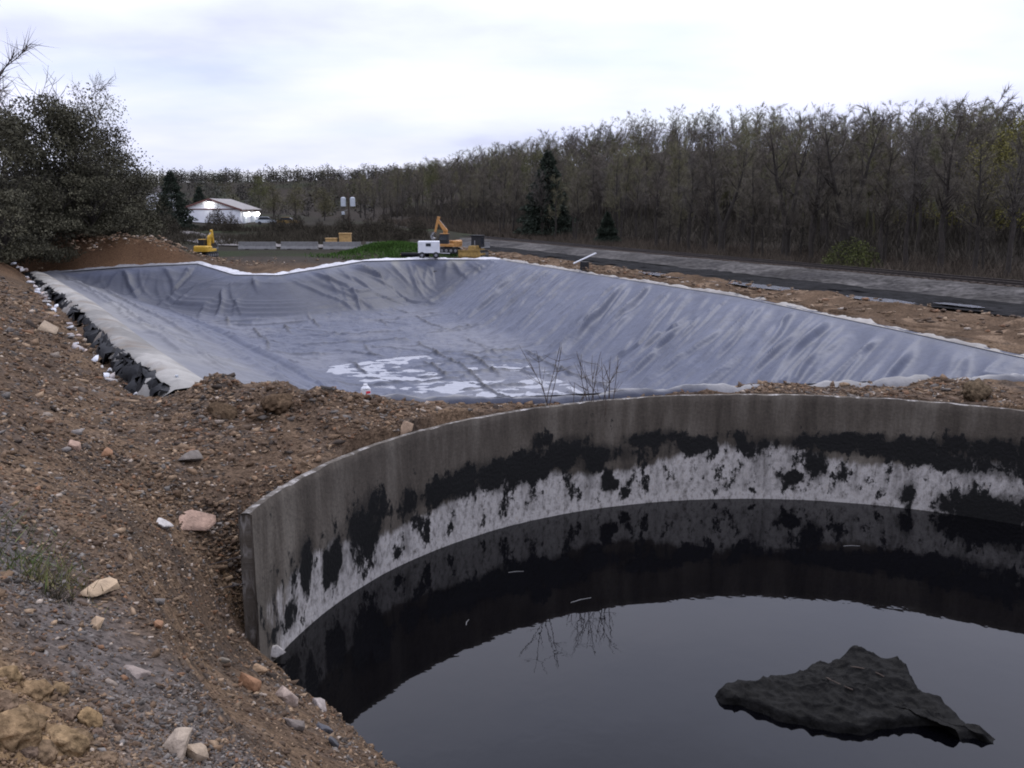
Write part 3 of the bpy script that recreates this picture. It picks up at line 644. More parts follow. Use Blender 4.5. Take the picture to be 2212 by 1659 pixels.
tag(obj('cinder_path', mesh('cinder_path', V, F, cc, True), 'ballast'), kind='structure')
trk = thing('railway_track', 'single railway track on grey ballast running along the forest foot', 'track', (TRK_P[0], TRK_P[1], 0))
TO = np.array((TRK_P[0], TRK_P[1], 0))
for qc in (-.76, .76):
    m = MB(); 
    pr_ = [(-.07, 0), (.07, 0), (.07, .03), (.02, .05), (.02, .12), (.037, .13), (.037, .17), (-.037, .17), (-.037, .13), (-.02, .12), (-.02, .05), (-.07, .03)]
    ang = math.atan2(-TRK_D[0], TRK_D[1])
    M = Matrix.Translation((qc * TRK_N[0], qc * TRK_N[1], .63)) @ Matrix.Rotation(ang, 4, 'Z')
    m.prism(pr_, -40, 420, M); m.build('rail', 'rail_steel', trk)
m = MB()
for k in range(600):
    s0 = -38 + .62 * k; m.box((s0 * TRK_D[0], s0 * TRK_D[1], .57), (2.5, .24, .14), rz=ang)
m.build('sleepers', 'timber', trk)['kind'] = 'stuff'
# windrow of tipped brown dirt between basin and cinder path
prof = [(q, .02 + (.30 * math.exp(-((q + 13.6) / 1.7) ** 2) + .05), .5) for q in np.linspace(-17.0, -10.9, 44)]
V, F, ss = along(-34, 80, 700, prof, 441, .0)
rq = np.interp(np.tile(ss, 44), [-40, -15.4, -8.9, 6.1, 26.3, 47, 80], [-19, -19.3, -18, -15.4, -15.2, -14.6, -14.2]) + .75
kq = np.repeat(np.linspace(0, 1, 44), 700); qn = rq + kq * (-10.9 - rq) + .5 * (kq > .8) * fbm(np.tile(ss, 44) * .3, kq * 0, 446, 4)
V[:, 0] = TRK_P[0] + np.tile(ss, 44) * TRK_D[0] + qn * TRK_N[0]; V[:, 1] = TRK_P[1] + np.tile(ss, 44) * TRK_D[1] + qn * TRK_N[1]
hgt = 1 + 1.9 * fbm(V[:, 0] * .55, V[:, 1] * .55, 445, 5) + .5 * fbm(V[:, 0] * 2.2, V[:, 1] * 2.2, 447, 3)
V[:, 2] = (V[:, 2] - .02) * np.clip(hgt, .15, 2.2) + .02 - .25 * np.repeat([1] + [0] * 42 + [1], 700)
cc = np.array((.080, .054, .035)) * (1 + 1.1 * fbm(V[:, 0] * .8, V[:, 1] * .8, 449, 5))[:, None]
t_ = sst(.08, .2, fbm(V[:, 0] * 1.3, V[:, 1] * 1.3, 451, 4))[:, None]; cc = cc * (1 - t_) + np.array((.15, .105, .07)) * t_
tag(obj('dirt_windrow', mesh('dirt_windrow', V, F, cc, True), 'soil'), 'long low bank of tipped brown dirt between liner and railway', 'dirt bank')
for i, (u, v, L_, W_) in enumerate(((1440, 600, 9, .8), (1660, 628, 8, .9), (1895, 655, 4.5, .7), (1530, 612, 4, .5), (2080, 668, 3, .5))):
    cx, cy = at(u, v, .1); k = 26; pts = []
    for a_ in np.linspace(0, 2 * math.pi, k, endpoint=False):
        r_ = 1 + .5 * float(fbm(np.array([math.cos(a_) * 1.3 + i * 9]), np.array([math.sin(a_) * 1.3]), 461)[0]) * 2
        a1, b1 = L_ / 2 * math.cos(a_) * r_, W_ * math.sin(a_) * r_
        pts.append((cx + a1 * TRK_D[0] + b1 * TRK_N[0], cy + a1 * TRK_D[1] + b1 * TRK_N[1]))
    sheet('puddle', pts, .30, 'sky_pale_water')

# ================================================================== TREES
def tube_np(P, r, k=5):
    P = np.asarray(P, float); n = len(P); tg = np.gradient(P, axis=0); tg /= (np.linalg.norm(tg, axis=1)[:, None] + 1e-9)
    ref = np.array((.31, .95, .05)); x = np.cross(tg, ref); x /= (np.linalg.norm(x, axis=1)[:, None] + 1e-9); y = np.cross(tg, x)
    an = np.arange(k) * 2 * math.pi / k
    V = (P[:, None] + np.asarray(r)[:, None, None] * (x[:, None] * np.cos(an)[None, :, None] + y[:, None] * np.sin(an)[None, :, None])).reshape(-1, 3)
    F = np.array([(j * k + i, j * k + (i + 1) % k, (j + 1) * k + (i + 1) % k, (j + 1) * k + i) for j in range(n - 1) for i in range(k)])
    return V, F
def cat(parts):
    Vs, Fs, o = [], [], 0
    for V, F in parts: Vs.append(V); Fs.append(F + o); o += len(V)
    return np.concatenate(Vs), np.concatenate(Fs)
def bare_tree(seed, H=13.0, spread=3.2, fork=False, ntw=2600, first=.3, nb=22, tubek=5, rad=.17, lite=False):
    r = np.random.default_rng(seed); tubes, tips = [], []
    stems = []
    if fork:
        z0 = H * .24; stems.append((np.array([[0, 0, 0], [.03, 0, z0 * .5], [0, 0, z0]]), rad * 1.5, rad * 1.3))
        for sx in (-1, 1):
            P = [np.array([0, 0, z0])]
            for j in range(8): P.append(P[-1] + np.array([sx * (.42 - .03 * j) + r.normal() * .1, r.normal() * .15, (H - z0) / 8]))
            stems.append((np.array(P), rad, .02))
    else:
        P = [np.zeros(3)]
        for j in range(10): P.append(P[-1] + np.array([r.normal() * .12, r.normal() * .12, H / 10]))
        stems.append((np.array(P), rad, .015))
    for P, ra, rb in stems: tubes.append(tube_np(P, np.linspace(ra, rb, len(P)) * np.r_[1.25, np.ones(len(P) - 1)], tubek + 1))
    mains = stems[1:] if fork else stems
    for P, ra, rb in mains:
        for b in range(nb if not fork else nb // 2 + 3):
            f = first + (1 - first) * ((b + r.random()) / (nb if not fork else nb // 2 + 3)) ** 1.3; f = min(f, .96)
            i = f * (len(P) - 1); k = int(i); p = P[k] + (P[min(k + 1, len(P) - 1)] - P[k]) * (i - k)
            a = r.random() * 6.283; L = spread * (1.2 - .7 * f) * r.uniform(.7, 1.3)
            d = np.array([math.cos(a), math.sin(a), r.uniform(.5, 1.1)]); d /= np.linalg.norm(d)
            Q = [p]
            for j in range(4): d = d + np.array([r.normal() * .12, r.normal() * .12, .16]); d /= np.linalg.norm(d); Q.append(Q[-1] + d * L / 4)
            Q = np.array(Q); rr = max(.02, ra * (1 - f) * .5 + .012)
            tubes.append(tube_np(Q, np.linspace(rr, .012, 5), 3 if lite else 4)); tips.append((Q, L))
            for s in range(3):
                i2 = r.uniform(1, 3.9); k2 = int(i2); q = Q[k2] + (Q[k2 + 1] - Q[k2]) * (i2 - k2); d2 = d + r.normal(size=3) * .6; d2[2] = abs(d2[2]) * .8; d2 /= np.linalg.norm(d2)
                Q2 = np.array([q, q + d2 * L * .25, q + d2 * L * .48 + np.array([0, 0, .1])]); tips.append((Q2, L * .5))
                if not lite: tubes.append(tube_np(Q2, [.02, .014, .007], 3))
    tv, tf = cat(tubes)
    # twigs
    wts = np.array([L for _, L in tips]); idx = r.choice(len(tips), ntw, p=wts / wts.sum())
    base = np.zeros((ntw, 3)); dr_ = np.zeros((ntw, 3))
    for n_, i in enumerate(idx):
        Q, L = tips[i]; f = r.uniform(.2, 1) * (len(Q) - 1); k = min(int(f), len(Q) - 2); base[n_] = Q[k] + (Q[k + 1] - Q[k]) * (f - k); dr_[n_] = Q[-1] - Q[0]
    dr_ /= np.linalg.norm(dr_, axis=1)[:, None]; dr_ = dr_ + r.normal(size=dr_.shape) * .75; dr_[:, 2] += .15; dr_ /= np.linalg.norm(dr_, axis=1)[:, None]
    ln = r.uniform(.3, 1.1, ntw)[:, None]; sd = np.cross(dr_, r.normal(size=dr_.shape)); sd /= np.linalg.norm(sd, axis=1)[:, None]; wd = .013
    Vt = np.concatenate([base - sd * wd, base + sd * wd, base + dr_ * ln]); Ft = np.stack([np.arange(ntw), np.arange(ntw) + ntw, np.arange(ntw) + 2 * ntw], -1)
    return (tv, tf), (Vt, Ft)
def leaf_cloud(pts, size, r, flat=.5):
    n = len(pts); d = r.normal(size=(n, 3)); d /= np.linalg.norm(d, axis=1)[:, None]; e = np.cross(d, r.normal(size=(n, 3))); e /= np.linalg.norm(e, axis=1)[:, None]
    sz = size * r.uniform(.6, 1.4, n)[:, None]
    V = np.concatenate([pts - d * sz, pts + e * sz * flat, pts + d * sz, pts - e * sz * flat]); i = np.arange(n)
    return V, np.stack([i, i + n, i + 2 * n, i + 3 * n], -1)
def leafy_tree(seed, H, W, n=9000, size=.14, low=.05, loose=.0):
    r = np.random.default_rng(seed); (tv, tf), tw = bare_tree(seed, H, W * .55, ntw=2200, first=.1, nb=26)
    nc = 46; cz = r.uniform(low, 1, nc) * H; prof = np.sin(np.clip(cz / H, .02, .98) ** .8 * math.pi) ** .6
    a = r.random(nc) * 6.283; rad = W / 2 * prof * np.sqrt(r.uniform(.1, 1, nc)); cc = np.stack([rad * np.cos(a), rad * np.sin(a), cz * .96], -1)
    k = r.integers(0, nc, n); rr = r.normal(size=(n, 3)); rr /= np.linalg.norm(rr, axis=1)[:, None]; rr *= (r.uniform(.2, 1, n) ** .5)[:, None] * np.array([W * .2, W * .2, H * .085]) * (1 + loose)
    lv, lf = leaf_cloud(cc[k] + rr, size, r)
    colr = (np.array((.050, .047, .030)) * r.uniform(.5, 1.6, nc)[k][:, None] * r.uniform(.6, 1.4, (n, 1))); colr = np.tile(colr, (4, 1))
    return (tv, tf), tw, (lv, lf, colr)
def conifer(seed, H, W, n=15000):
    r = np.random.default_rng(seed); tv, tf = tube_np(np.array([[0, 0, z] for z in np.linspace(0, H, 8)]), np.linspace(.2, .02, 8), 6)
    z = H * (1 - r.random(n) ** .62) * .97 + .1; rad = W / 2 * (1 - z / H) ** .85 * r.uniform(.35, 1.05, n) * (1 + .18 * np.sin(z * 5.0)); a = r.random(n) * 6.283
    p = np.stack([rad * np.cos(a), rad * np.sin(a), z - .22 * rad], -1); d = np.stack([np.cos(a), np.sin(a), -.25 + 0 * a], -1) + r.normal(size=(n, 3)) * .35
    d /= np.linalg.norm(d, axis=1)[:, None]; e = np.cross(d, r.normal(size=(n, 3))); e /= np.linalg.norm(e, axis=1)[:, None]; ln = r.uniform(.18, .42, n)[:, None]
    V = np.concatenate([p - e * .09, p + e * .09, p + d * ln]); F = np.stack([np.arange(n), np.arange(n) + n, np.arange(n) + 2 * n], -1)
    return (tv, tf), (V, F)
def cc_twig(V, base, r, amt=.5):
    n = len(V) // 3; k = r.uniform(1 - amt, 1 + amt, (n, 1)); return np.tile(np.array(base) * k, (3, 1))
BARE = []
for i in range(6):
    hh = (13, 12, 14.5, 12.5, 14, 11)[i]
    (tv, tf), (wv, wf_) = bare_tree(500 + i, hh, (3.0, 2.6, 3.6, 3.2, 2.8, 3.0)[i], fork=(i in (2,)), ntw=3300, first=(.36, .34, .3, .42, .34, .3)[i], rad=(.27, .23, .34, .26, .24, .17)[i])
    rr_ = np.random.default_rng(i); base = ((.105, .092, .076), (.112, .10, .078), (.088, .077, .064), (.104, .094, .082), (.122, .113, .072), (.10, .088, .073))[i]
    BARE.append((mesh('trunk', tv, tf, None, True), mesh('crown', wv, wf_, cc_twig(wv, base, rr_))))
rr_ = np.random.default_rng(77)
def budding(seed, H, W, c, n=5200, size=.10):
    (tv, tf), tw, (lv, lf, cl) = leafy_tree(seed, H, W, n=n, size=size, low=.25, loose=.35)
    cl = np.tile(np.array(c) * np.random.default_rng(seed).uniform(.5, 1.5, (len(lv) // 4, 1)), (4, 1))
    return mesh('trunk', tv, tf, None, True), mesh('crown', lv, lf, cl)
BUD = [budding(601, 10, 5.5, (.115, .105, .028)), budding(602, 12, 6, (.075, .078, .030)), budding(603, 9, 5, (.085, .078, .040))]
SHRUB = []
for i, (hh, ww, c) in enumerate(((2.8, 4.4, (.058, .066, .020)), (3.2, 3.6, (.055, .048, .036)))):
    r = np.random.default_rng(640 + i); n = 3600
    (tv, tf), _ = bare_tree(640 + i, hh, ww * .45, ntw=10, first=.02, nb=26, rad=.05)
    a = r.random(n) * 6.283; k = np.sqrt(r.random(n)); z = hh * np.sqrt(np.clip(1 - k ** 2, 0, 1)) * r.uniform(.15, 1, n)
    nn = 1 + .35 * np.sin(3 * a + i) * np.sin(2 * a + 1)
    lv, lf = leaf_cloud(np.stack([ww / 2 * k * np.cos(a) * nn, ww / 2 * k * np.sin(a) * nn, z], -1), .085, r)
    SHRUB.append((mesh('stems', tv, tf, None, True), mesh('foliage', lv, lf, np.tile(np.array(c) * r.uniform(.5, 1.5, (n, 1)), (4, 1)))))
LEAFY = []
for i, (hh, ww, n, sz, lo) in enumerate(((12, 7.5, 12000, .115, .02), (9.5, 6.5, 10500, .11, .01), (6.0, 6.0, 9000, .10, .0), (14.0, 8.0, 4800, .10, .3))):
    (tv, tf), (wv, wf_), (lv, lf, lc) = leafy_tree(700 + i, hh, ww, n, sz, lo, .3 if i == 3 else 0)
    if i == 3: lc = lc * 1.5
    LEAFY.append((mesh('trunk', tv, tf, None, True), mesh('crown', lv, lf, lc)) + ((mesh('twigs', wv, wf_, cc_twig(wv, (.075, .068, .058), rr_)),) if i == 3 else ()))
CON = []
for i, (hh, ww) in enumerate(((10.5, 8.4), (5.5, 4.6))):
    (tv, tf), (lv, lf) = conifer(740 + i, hh, ww); CON.append((mesh('trunk', tv, tf, None, True), mesh('crown', lv, lf, cc_twig(lv, (.022, .029, .020), rr_))))
def plant(name, parts, label, catg, x, y, sc=1.0, group=None, names=('trunk', 'crown', 'twigs'), mats=('bark', 'twig', 'twig'), z=None, sz=None, lean=0):
    z = gz(x, y) - .06 if z is None else z
    t = thing(name, label, catg, (x, y, z), rnd.uniform(0, 6.28), group); t.scale = (sc, sc, (sz or sc))
    t.rotation_euler[0] = lean
    for nm, me, mm in zip(names, parts, mats): obj(nm, me, mm, t)
    return t
# forest edge beyond the track: individual trees
def in_view(x, y, m=.05): return y > 5 and -.57 - m < x / y < .57 + m
EDGE = []
cnt = 0
while cnt < 150:
    s0 = -22 + 250 * rnd.random() ** 1.35; q0 = 7.5 + 30 * rnd.random() ** 1.3
    x, y = track_pt(s0, q0)
    if not in_view(x, y) or any((x - a) ** 2 + (y - b) ** 2 < (1.6 + .006 * y) ** 2 for a, b in EDGE): continue
    EDGE.append((x, y)); k = rnd.choice([0, 1, 3, 4, 5, 0, 1, 4])
    tall = .77 - .09 * float(sst(60, 0, s0))
    tr_ = plant('bare_tree', BARE[k], ('bare tree at the forest edge above the excavator, left of the big conifer' if x / y < .065 else 'bare tree at the forest edge between the big conifer and the large forked tree' if x / y < .29 else 'bare tree at the forest edge between the forked trees and the yellow-green ones' if x / y < .48 else 'bare tree at the forest edge near the right border of the picture'), 'tree', x, y, rnd.uniform(.66, 1.1) * tall, 'bare trees at the forest edge', mats=(('bark_dark' if q0 < 18 else 'bark'), 'twig'))
    tr_.rotation_euler[0] = rnd.gauss(0, .035); cnt += 1
def at_q(u, q):                                    # ground point seen at column u, q metres right of the track
    d = ray(u, 500); d2 = (d[0], d[1]); k = (q - q_of(0, 0)) / (TRK_N[0] * d2[0] + TRK_N[1] * d2[1]); return d2[0] * k, d2[1] * k
for u, q, k, sc, lab in ((1700, 9.5, 2, 0.86, 'large dark forked tree with thick bare limbs, left of the green shrub'), (1825, 10, 2, .84, 'tall forked bare tree rising right behind the rounded green shrub'), (2040, 9.0, 0, .92, 'straight dark bare trunk between the green shrub and the yellow-green trees'),
                        (1330, 10, 4, .85, 'slender bare tree beside the small dark conifer'),
                        (1420, 8, 0, .80, 'dark straight trunk a little right of the small conifer'), (1490, 8, 3, .78, 'dark bare tree midway between small conifer and forked tree'), (1560, 9, 2, .74, 'smaller forked dark tree left of the large forked one'), (1625, 8, 1, .8, 'dark slim trunk close left of the large forked tree'), (1755, 8, 3, .8, 'dark trunk between the two large forked trees'), (1905, 8, 0, .78, 'dark trunk just right of the green shrub'), (1965, 8.5, 3, .76, 'second dark trunk right of the green shrub'), (2110, 8, 1, .82, 'dark trunk in front of the yellow-green trees'), (2180, 8, 3, .76, 'last thick dark trunk before the right border')):
    x, y = at_q(u, q); plant('bare_tree', BARE[k], lab, 'tree', x, y, sc, mats=('bark_dark', 'twig'))
for i, (u, q, k, sc) in enumerate(((2130, 24, 0, 1.0), (2185, 22, 0, 1.1), (2070, 30, 0, .9), (1960, 34, 0, .8), (2215, 30, 1, 1.0))):
    x, y = at_q(u, q); plant('budding_tree', BUD[k], ('large yellow-green budding tree near the right border', 'rightmost bright yellow-green budding tree at the border', 'smaller yellow-green budding tree left of the large one', 'small yellow-green budding tree farthest left of that clump', 'dull olive budding tree at the right border')[i], 'tree', x, y, sc, 'yellow-green trees at the right', mats=('bark', 'leaf'))
x, y = at_q(1160, 30); plant('budding_tree', BUD[1], 'pale olive budding tree just left of the big conifer', 'tree', x, y, 1.1, mats=('bark', 'leaf'))
x, y = at_q(935, 26); plant('budding_tree', BUD[1], 'pale olive budding tree above the excavator', 'tree', x, y, 1.1, mats=('bark', 'leaf'))
x, y = at_q(1560, 40); plant('budding_tree', BUD[2], 'faint green budding tree deep in the forest, middle right', 'tree', x, y, 1.1, mats=('bark', 'leaf'))
x, y = at_q(1183, 11); plant('conifer', CON[0], 'big dark conical evergreen standing beyond the railway', 'tree', x, y, 1.25, mats=('bark_dark', 'leaf'), sz=1.28)
x, y = at_q(1312, 9); plant('conifer', CON[1], 'small dark evergreen right of the big conifer', 'tree', x, y, .85, mats=('bark_dark', 'leaf'))
x, y = at_q(1845, 6.0); plant('shrub', SHRUB[0], 'rounded green shrub in leaf beside the railway', 'shrub', x, y, 1.0, names=('stems', 'foliage'), mats=('bark', 'leaf'))
# forest on the hills, one mass
def low_tree(seed, H=12.5, ntw=500, wk=3.2, first=.3, nb=11):
    (tv, tf), (wv, wf_) = bare_tree(seed, H, 3.4, ntw=ntw, first=first, nb=nb, tubek=3, rad=.14, lite=True)
    P = tv; q = np.concatenate([tf[:, [0, 1, 2]], tf[:, [0, 2, 3]]]); 
    w2 = wv.copy(); n = len(wv) // 3
    c = (wv[:n] + wv[n:2 * n]) / 2; w2[:n] = c + (wv[:n] - c) * wk; w2[n:2 * n] = c + (wv[n:2 * n] - c) * wk; w2[2 * n:] = c + (wv[2 * n:] - c) * 1.3
    return np.concatenate([P, w2]), np.concatenate([q, wf_ + len(P)]), len(P)
LOW = [low_tree(800 + i, 11 + .9 * i) for i in range(4)]
def mass(name, pts, label, catg, colors, scl=(.75, 1.1), protos=LOW, m='twig', sink=.1):
    r = np.random.default_rng(len(pts)); Vs, Fs, Cs, o = [], [], [], 0
    P = np.array(pts); zz = land(P[:, 0], P[:, 1]) - sink
    for (x, y), z in zip(pts, zz):
        V, F, nt_ = protos[r.integers(len(protos))]; a = r.random() * 6.283; s_ = r.uniform(*scl); ca, sa = math.cos(a) * s_, math.sin(a) * s_
        W = np.stack([V[:, 0] * ca - V[:, 1] * sa + x, V[:, 0] * sa + V[:, 1] * ca + y, V[:, 2] * s_ + z], -1)
        c = np.array(colors[r.integers(len(colors))]) * r.uniform(.7, 1.25); cl = np.tile(c, (len(V), 1)) * r.uniform(.75, 1.25, (len(V), 1)); cl[:nt_] *= .75
        Vs.append(W); Fs.append(F + o); Cs.append(cl); o += len(V)
    return tag(obj(name, mesh(name, np.concatenate(Vs), np.concatenate(Fs), np.concatenate(Cs)), m), label, catg, kind='stuff')
pts = []
tries = 0
while len(pts) < 1000 and tries < 60000:
    tries += 1
    s0 = rnd.uniform(-60, 420); q0 = 28 + 107 * rnd.random() ** 1.3
    x, y = track_pt(s0, q0)
    if in_view(x, y, .06) and rnd.random() < min(1, 1.3 * 110 / math.hypot(x, y)) : pts.append((x, y))
mass('hillside_forest', pts, 'bare brown forest covering the hill behind the railway', 'forest', [(.096, .083, .070), (.104, .092, .074), (.084, .074, .065), (.118, .112, .062), (.10, .098, .058)], scl=(.78, .98))
pts = []
while len(pts) < 1000:
    x = rnd.uniform(-370, 150); y = 250 + 420 * rnd.random() ** .6 if len(pts) < 550 else rnd.uniform(575, 670) - .25 * x
    if in_view(x, y, .02) and q_of(x, y) < 45 + .2 * y and y > 250 - .3 * x - 60: pts.append((x, y))
def soft_tree(seed, H, W, n=85):
    r = np.random.default_rng(seed); d = r.normal(size=(n, 3)); d /= np.linalg.norm(d, axis=1)[:, None]
    p = d * (r.random(n) ** .4)[:, None] * np.array((W / 2, W / 2, H * .44)) + np.array((0, 0, H * .54))
    lv, lf = leaf_cloud(p, .62, r, .42); tv, tf = tube_np(np.array([[0, 0, 0], [.1, 0, H * .5], [0, 0, H]]), [.2, .12, .03], 4)
    return np.concatenate([tv, lv]), np.concatenate([tf[:, [0, 1, 2]], tf[:, [0, 2, 3]], lf[:, [0, 1, 2]] + len(tv), lf[:, [0, 2, 3]] + len(tv)]), len(tv)
TINY = [soft_tree(820 + i, 9 + 1.5 * i, 6.0 + i) for i in range(4)]
mass('distant_forest', pts, 'distant grey-brown wood on the low hill behind the white shed', 'forest', [(.060, .054, .047), (.052, .048, .044), (.072, .068, .044), (.048, .050, .040)], scl=(.5, 1.1), protos=TINY, sink=1.9)
# brush: thin stems in a band at the forest foot and in the field before the shed
def brush(name, pts, label, base, hh=(.6, 1.8), per=16, wd=.012, spread=.5):
    r = np.random.default_rng(len(pts) + 3); P = np.repeat(np.array(pts), per, axis=0); n = len(P); P = P + r.normal(size=(n, 2)) * spread
    z = land(P[:, 0], P[:, 1]) - .03; b = np.stack([P[:, 0], P[:, 1], z], -1); d = np.stack([r.normal(size=n) * .4, r.normal(size=n) * .4, np.ones(n)], -1)
    ln = r.uniform(*hh, n)[:, None]; e = np.cross(d, r.normal(size=(n, 3))); e /= np.linalg.norm(e, axis=1)[:, None]; wds = (wd * (1 + np.hypot(P[:, 0], P[:, 1]) / 60))[:, None]
    V = np.concatenate([b - e * wds, b + e * wds, b + d * ln]); F = np.stack([np.arange(n), np.arange(n) + n, np.arange(n) + 2 * n], -1)
    return tag(obj(name, mesh(name, V, F, cc_twig(V, base, r, .6)), 'twig'), label, 'brush', kind='stuff')
pts = []
while len(pts) < 3000:
    s0 = -22 + 190 * rnd.random() ** 1.3; q0 = rnd.uniform(3.2, 13); x, y = track_pt(s0, q0)
    if in_view(x, y): pts.append((x, y))
brush('brush', pts, 'tangled brown brush along the far side of the railway', (.066, .054, .042), (.4, 1.3), per=14)
pts = []
while len(pts) < 2600:
    s0 = -22 + 230 * rnd.random() ** 1.2; q0 = rnd.uniform(13, 50); x, y = track_pt(s0, q0)
    if in_view(x, y): pts.append((x, y))
brush('understory', pts, 'dark low undergrowth between the trunks of the forest', (.050, .044, .035), (.5, 2.2), 14, .018, 1.0)
pts = []
while len(pts) < 2200:
    x, y = rnd.uniform(-75, 5), rnd.uniform(122, 172)
    if in_view(x, y) and q_of(x, y) < -8 and fbm(np.array([x * .07]), np.array([y * .07]), 171)[0] > -.08: pts.append((x, y))
brush('field_brush', pts, 'dark brown scrub in the field before the white shed', (.046, .040, .030), (.4, 1.2), 12, .016, .8)

# dense trees on the left bank
def left_tree(u, dist, k, sc, lab, group=None, z=None, sz=None):
    d = ray(u, 500); f = dist / d[1]; x, y = d[0] * f, dist
    return plant('dense_tree' if k < 3 else 'tall_tree', LEAFY[k], lab, 'tree', x, y, sc, group, mats=('bark_dark', 'leaf', 'twig'), z=z, sz=sz)
left_tree(112, 86, 0, 1.22, 'dark dense evergreen with pointed top on the left bank', sz=1.18)
left_tree(225, 96, 3, 1.22, 'tall thin-crowned tree rising above the left bank trees')
left_tree(10, 78, 0, 1.1, 'dark dense tree filling the left edge of the picture')
left_tree(55, 84, 1, 1.25, 'dark bushy tree between left edge and pointed evergreen')
left_tree(170, 86, 1, 1.2, 'dark bushy tree below the tall thin-crowned tree')
left_tree(245, 94, 0, 1.12, 'broad dark tree right of the pointed evergreen')
left_tree(270, 100, 0, .98, 'dark rounded tree stepping down to the right end of the bank')
left_tree(303, 108, 1, .95, 'low dark tree at the right end of the left bank row')
left_tree(200, 84, 2, 1.05, 'dark low bush in front of the broad dark tree')
left_tree(95, 80, 2, 1.1, 'dark low bush in front of the pointed evergreen')
left_tree(-5, 68, 2, 1.05, 'dark low bush at the left edge behind the dirt slope')
left_tree(25, 98, 3, 1.15, 'thin-crowned tall tree at the left edge of the picture')
left_tree(262, 90, 2, .85, 'dark low bush beside the orange spoil heap')
left_tree(165, 104, 3, 1.15, 'grey thin-crowned tree seen behind the pointed evergreen')
left_tree(290, 104, 2, 1.0, 'dark bush behind the orange spoil heap')
# overhanging bare limb at the upper left edge
d = ray(-100, 200); f = 32 / d[1]; x, y = d[0] * f, 32
plant('bare_tree', BARE[3], 'bare tree at the left edge reaching twigs into the sky', 'tree', x, y, 1.08)
for u, dist, k, sc, lab in ((372, 165, 0, 1.05, 'dark conifer left of the white shed'), (355, 160, 1, 1.2, 'short dark conifer at the left end of the field'), (432, 215, 0, .75, 'dark conifer behind the white shed roof')):
    d = ray(u, 450); f = dist / d[1]; plant('conifer', CON[k], lab, 'tree', d[0] * f, dist, sc, mats=('bark_dark', 'leaf'))
for i, (u, dist, k, sc, lab) in enumerate(((560, 235, 1, .9, 'olive budding tree above the right end of the shed'), (640, 240, 2, 1.0, 'greyish budding tree between shed and utility pole'), (700, 215, 2, .85, 'low budding tree left of the utility pole'), (590, 260, 2, 1.1, 'tall greyish budding tree far behind the shed'))):
    d = ray(u, 450); f = dist / d[1]; plant('budding_tree', BUD[k], lab, 'tree', d[0] * f, dist, sc, mats=('bark', 'leaf'))
for i, (u, dist) in enumerate(((345, 150), (470, 175), (600, 150), (690, 140), (800, 135), (860, 128), (500, 160), (640, 165), (745, 150), (830, 150), (900, 140), (365, 140))):
    d = ray(u, 480); f = dist / d[1]; plant('shrub', SHRUB[1], 'dull brown leafless shrub in the field behind the basin', 'shrub', d[0] * f, dist, rnd.uniform(.7, 1.2), 'field shrubs', names=('stems', 'foliage'), mats=('bark', 'twig'))

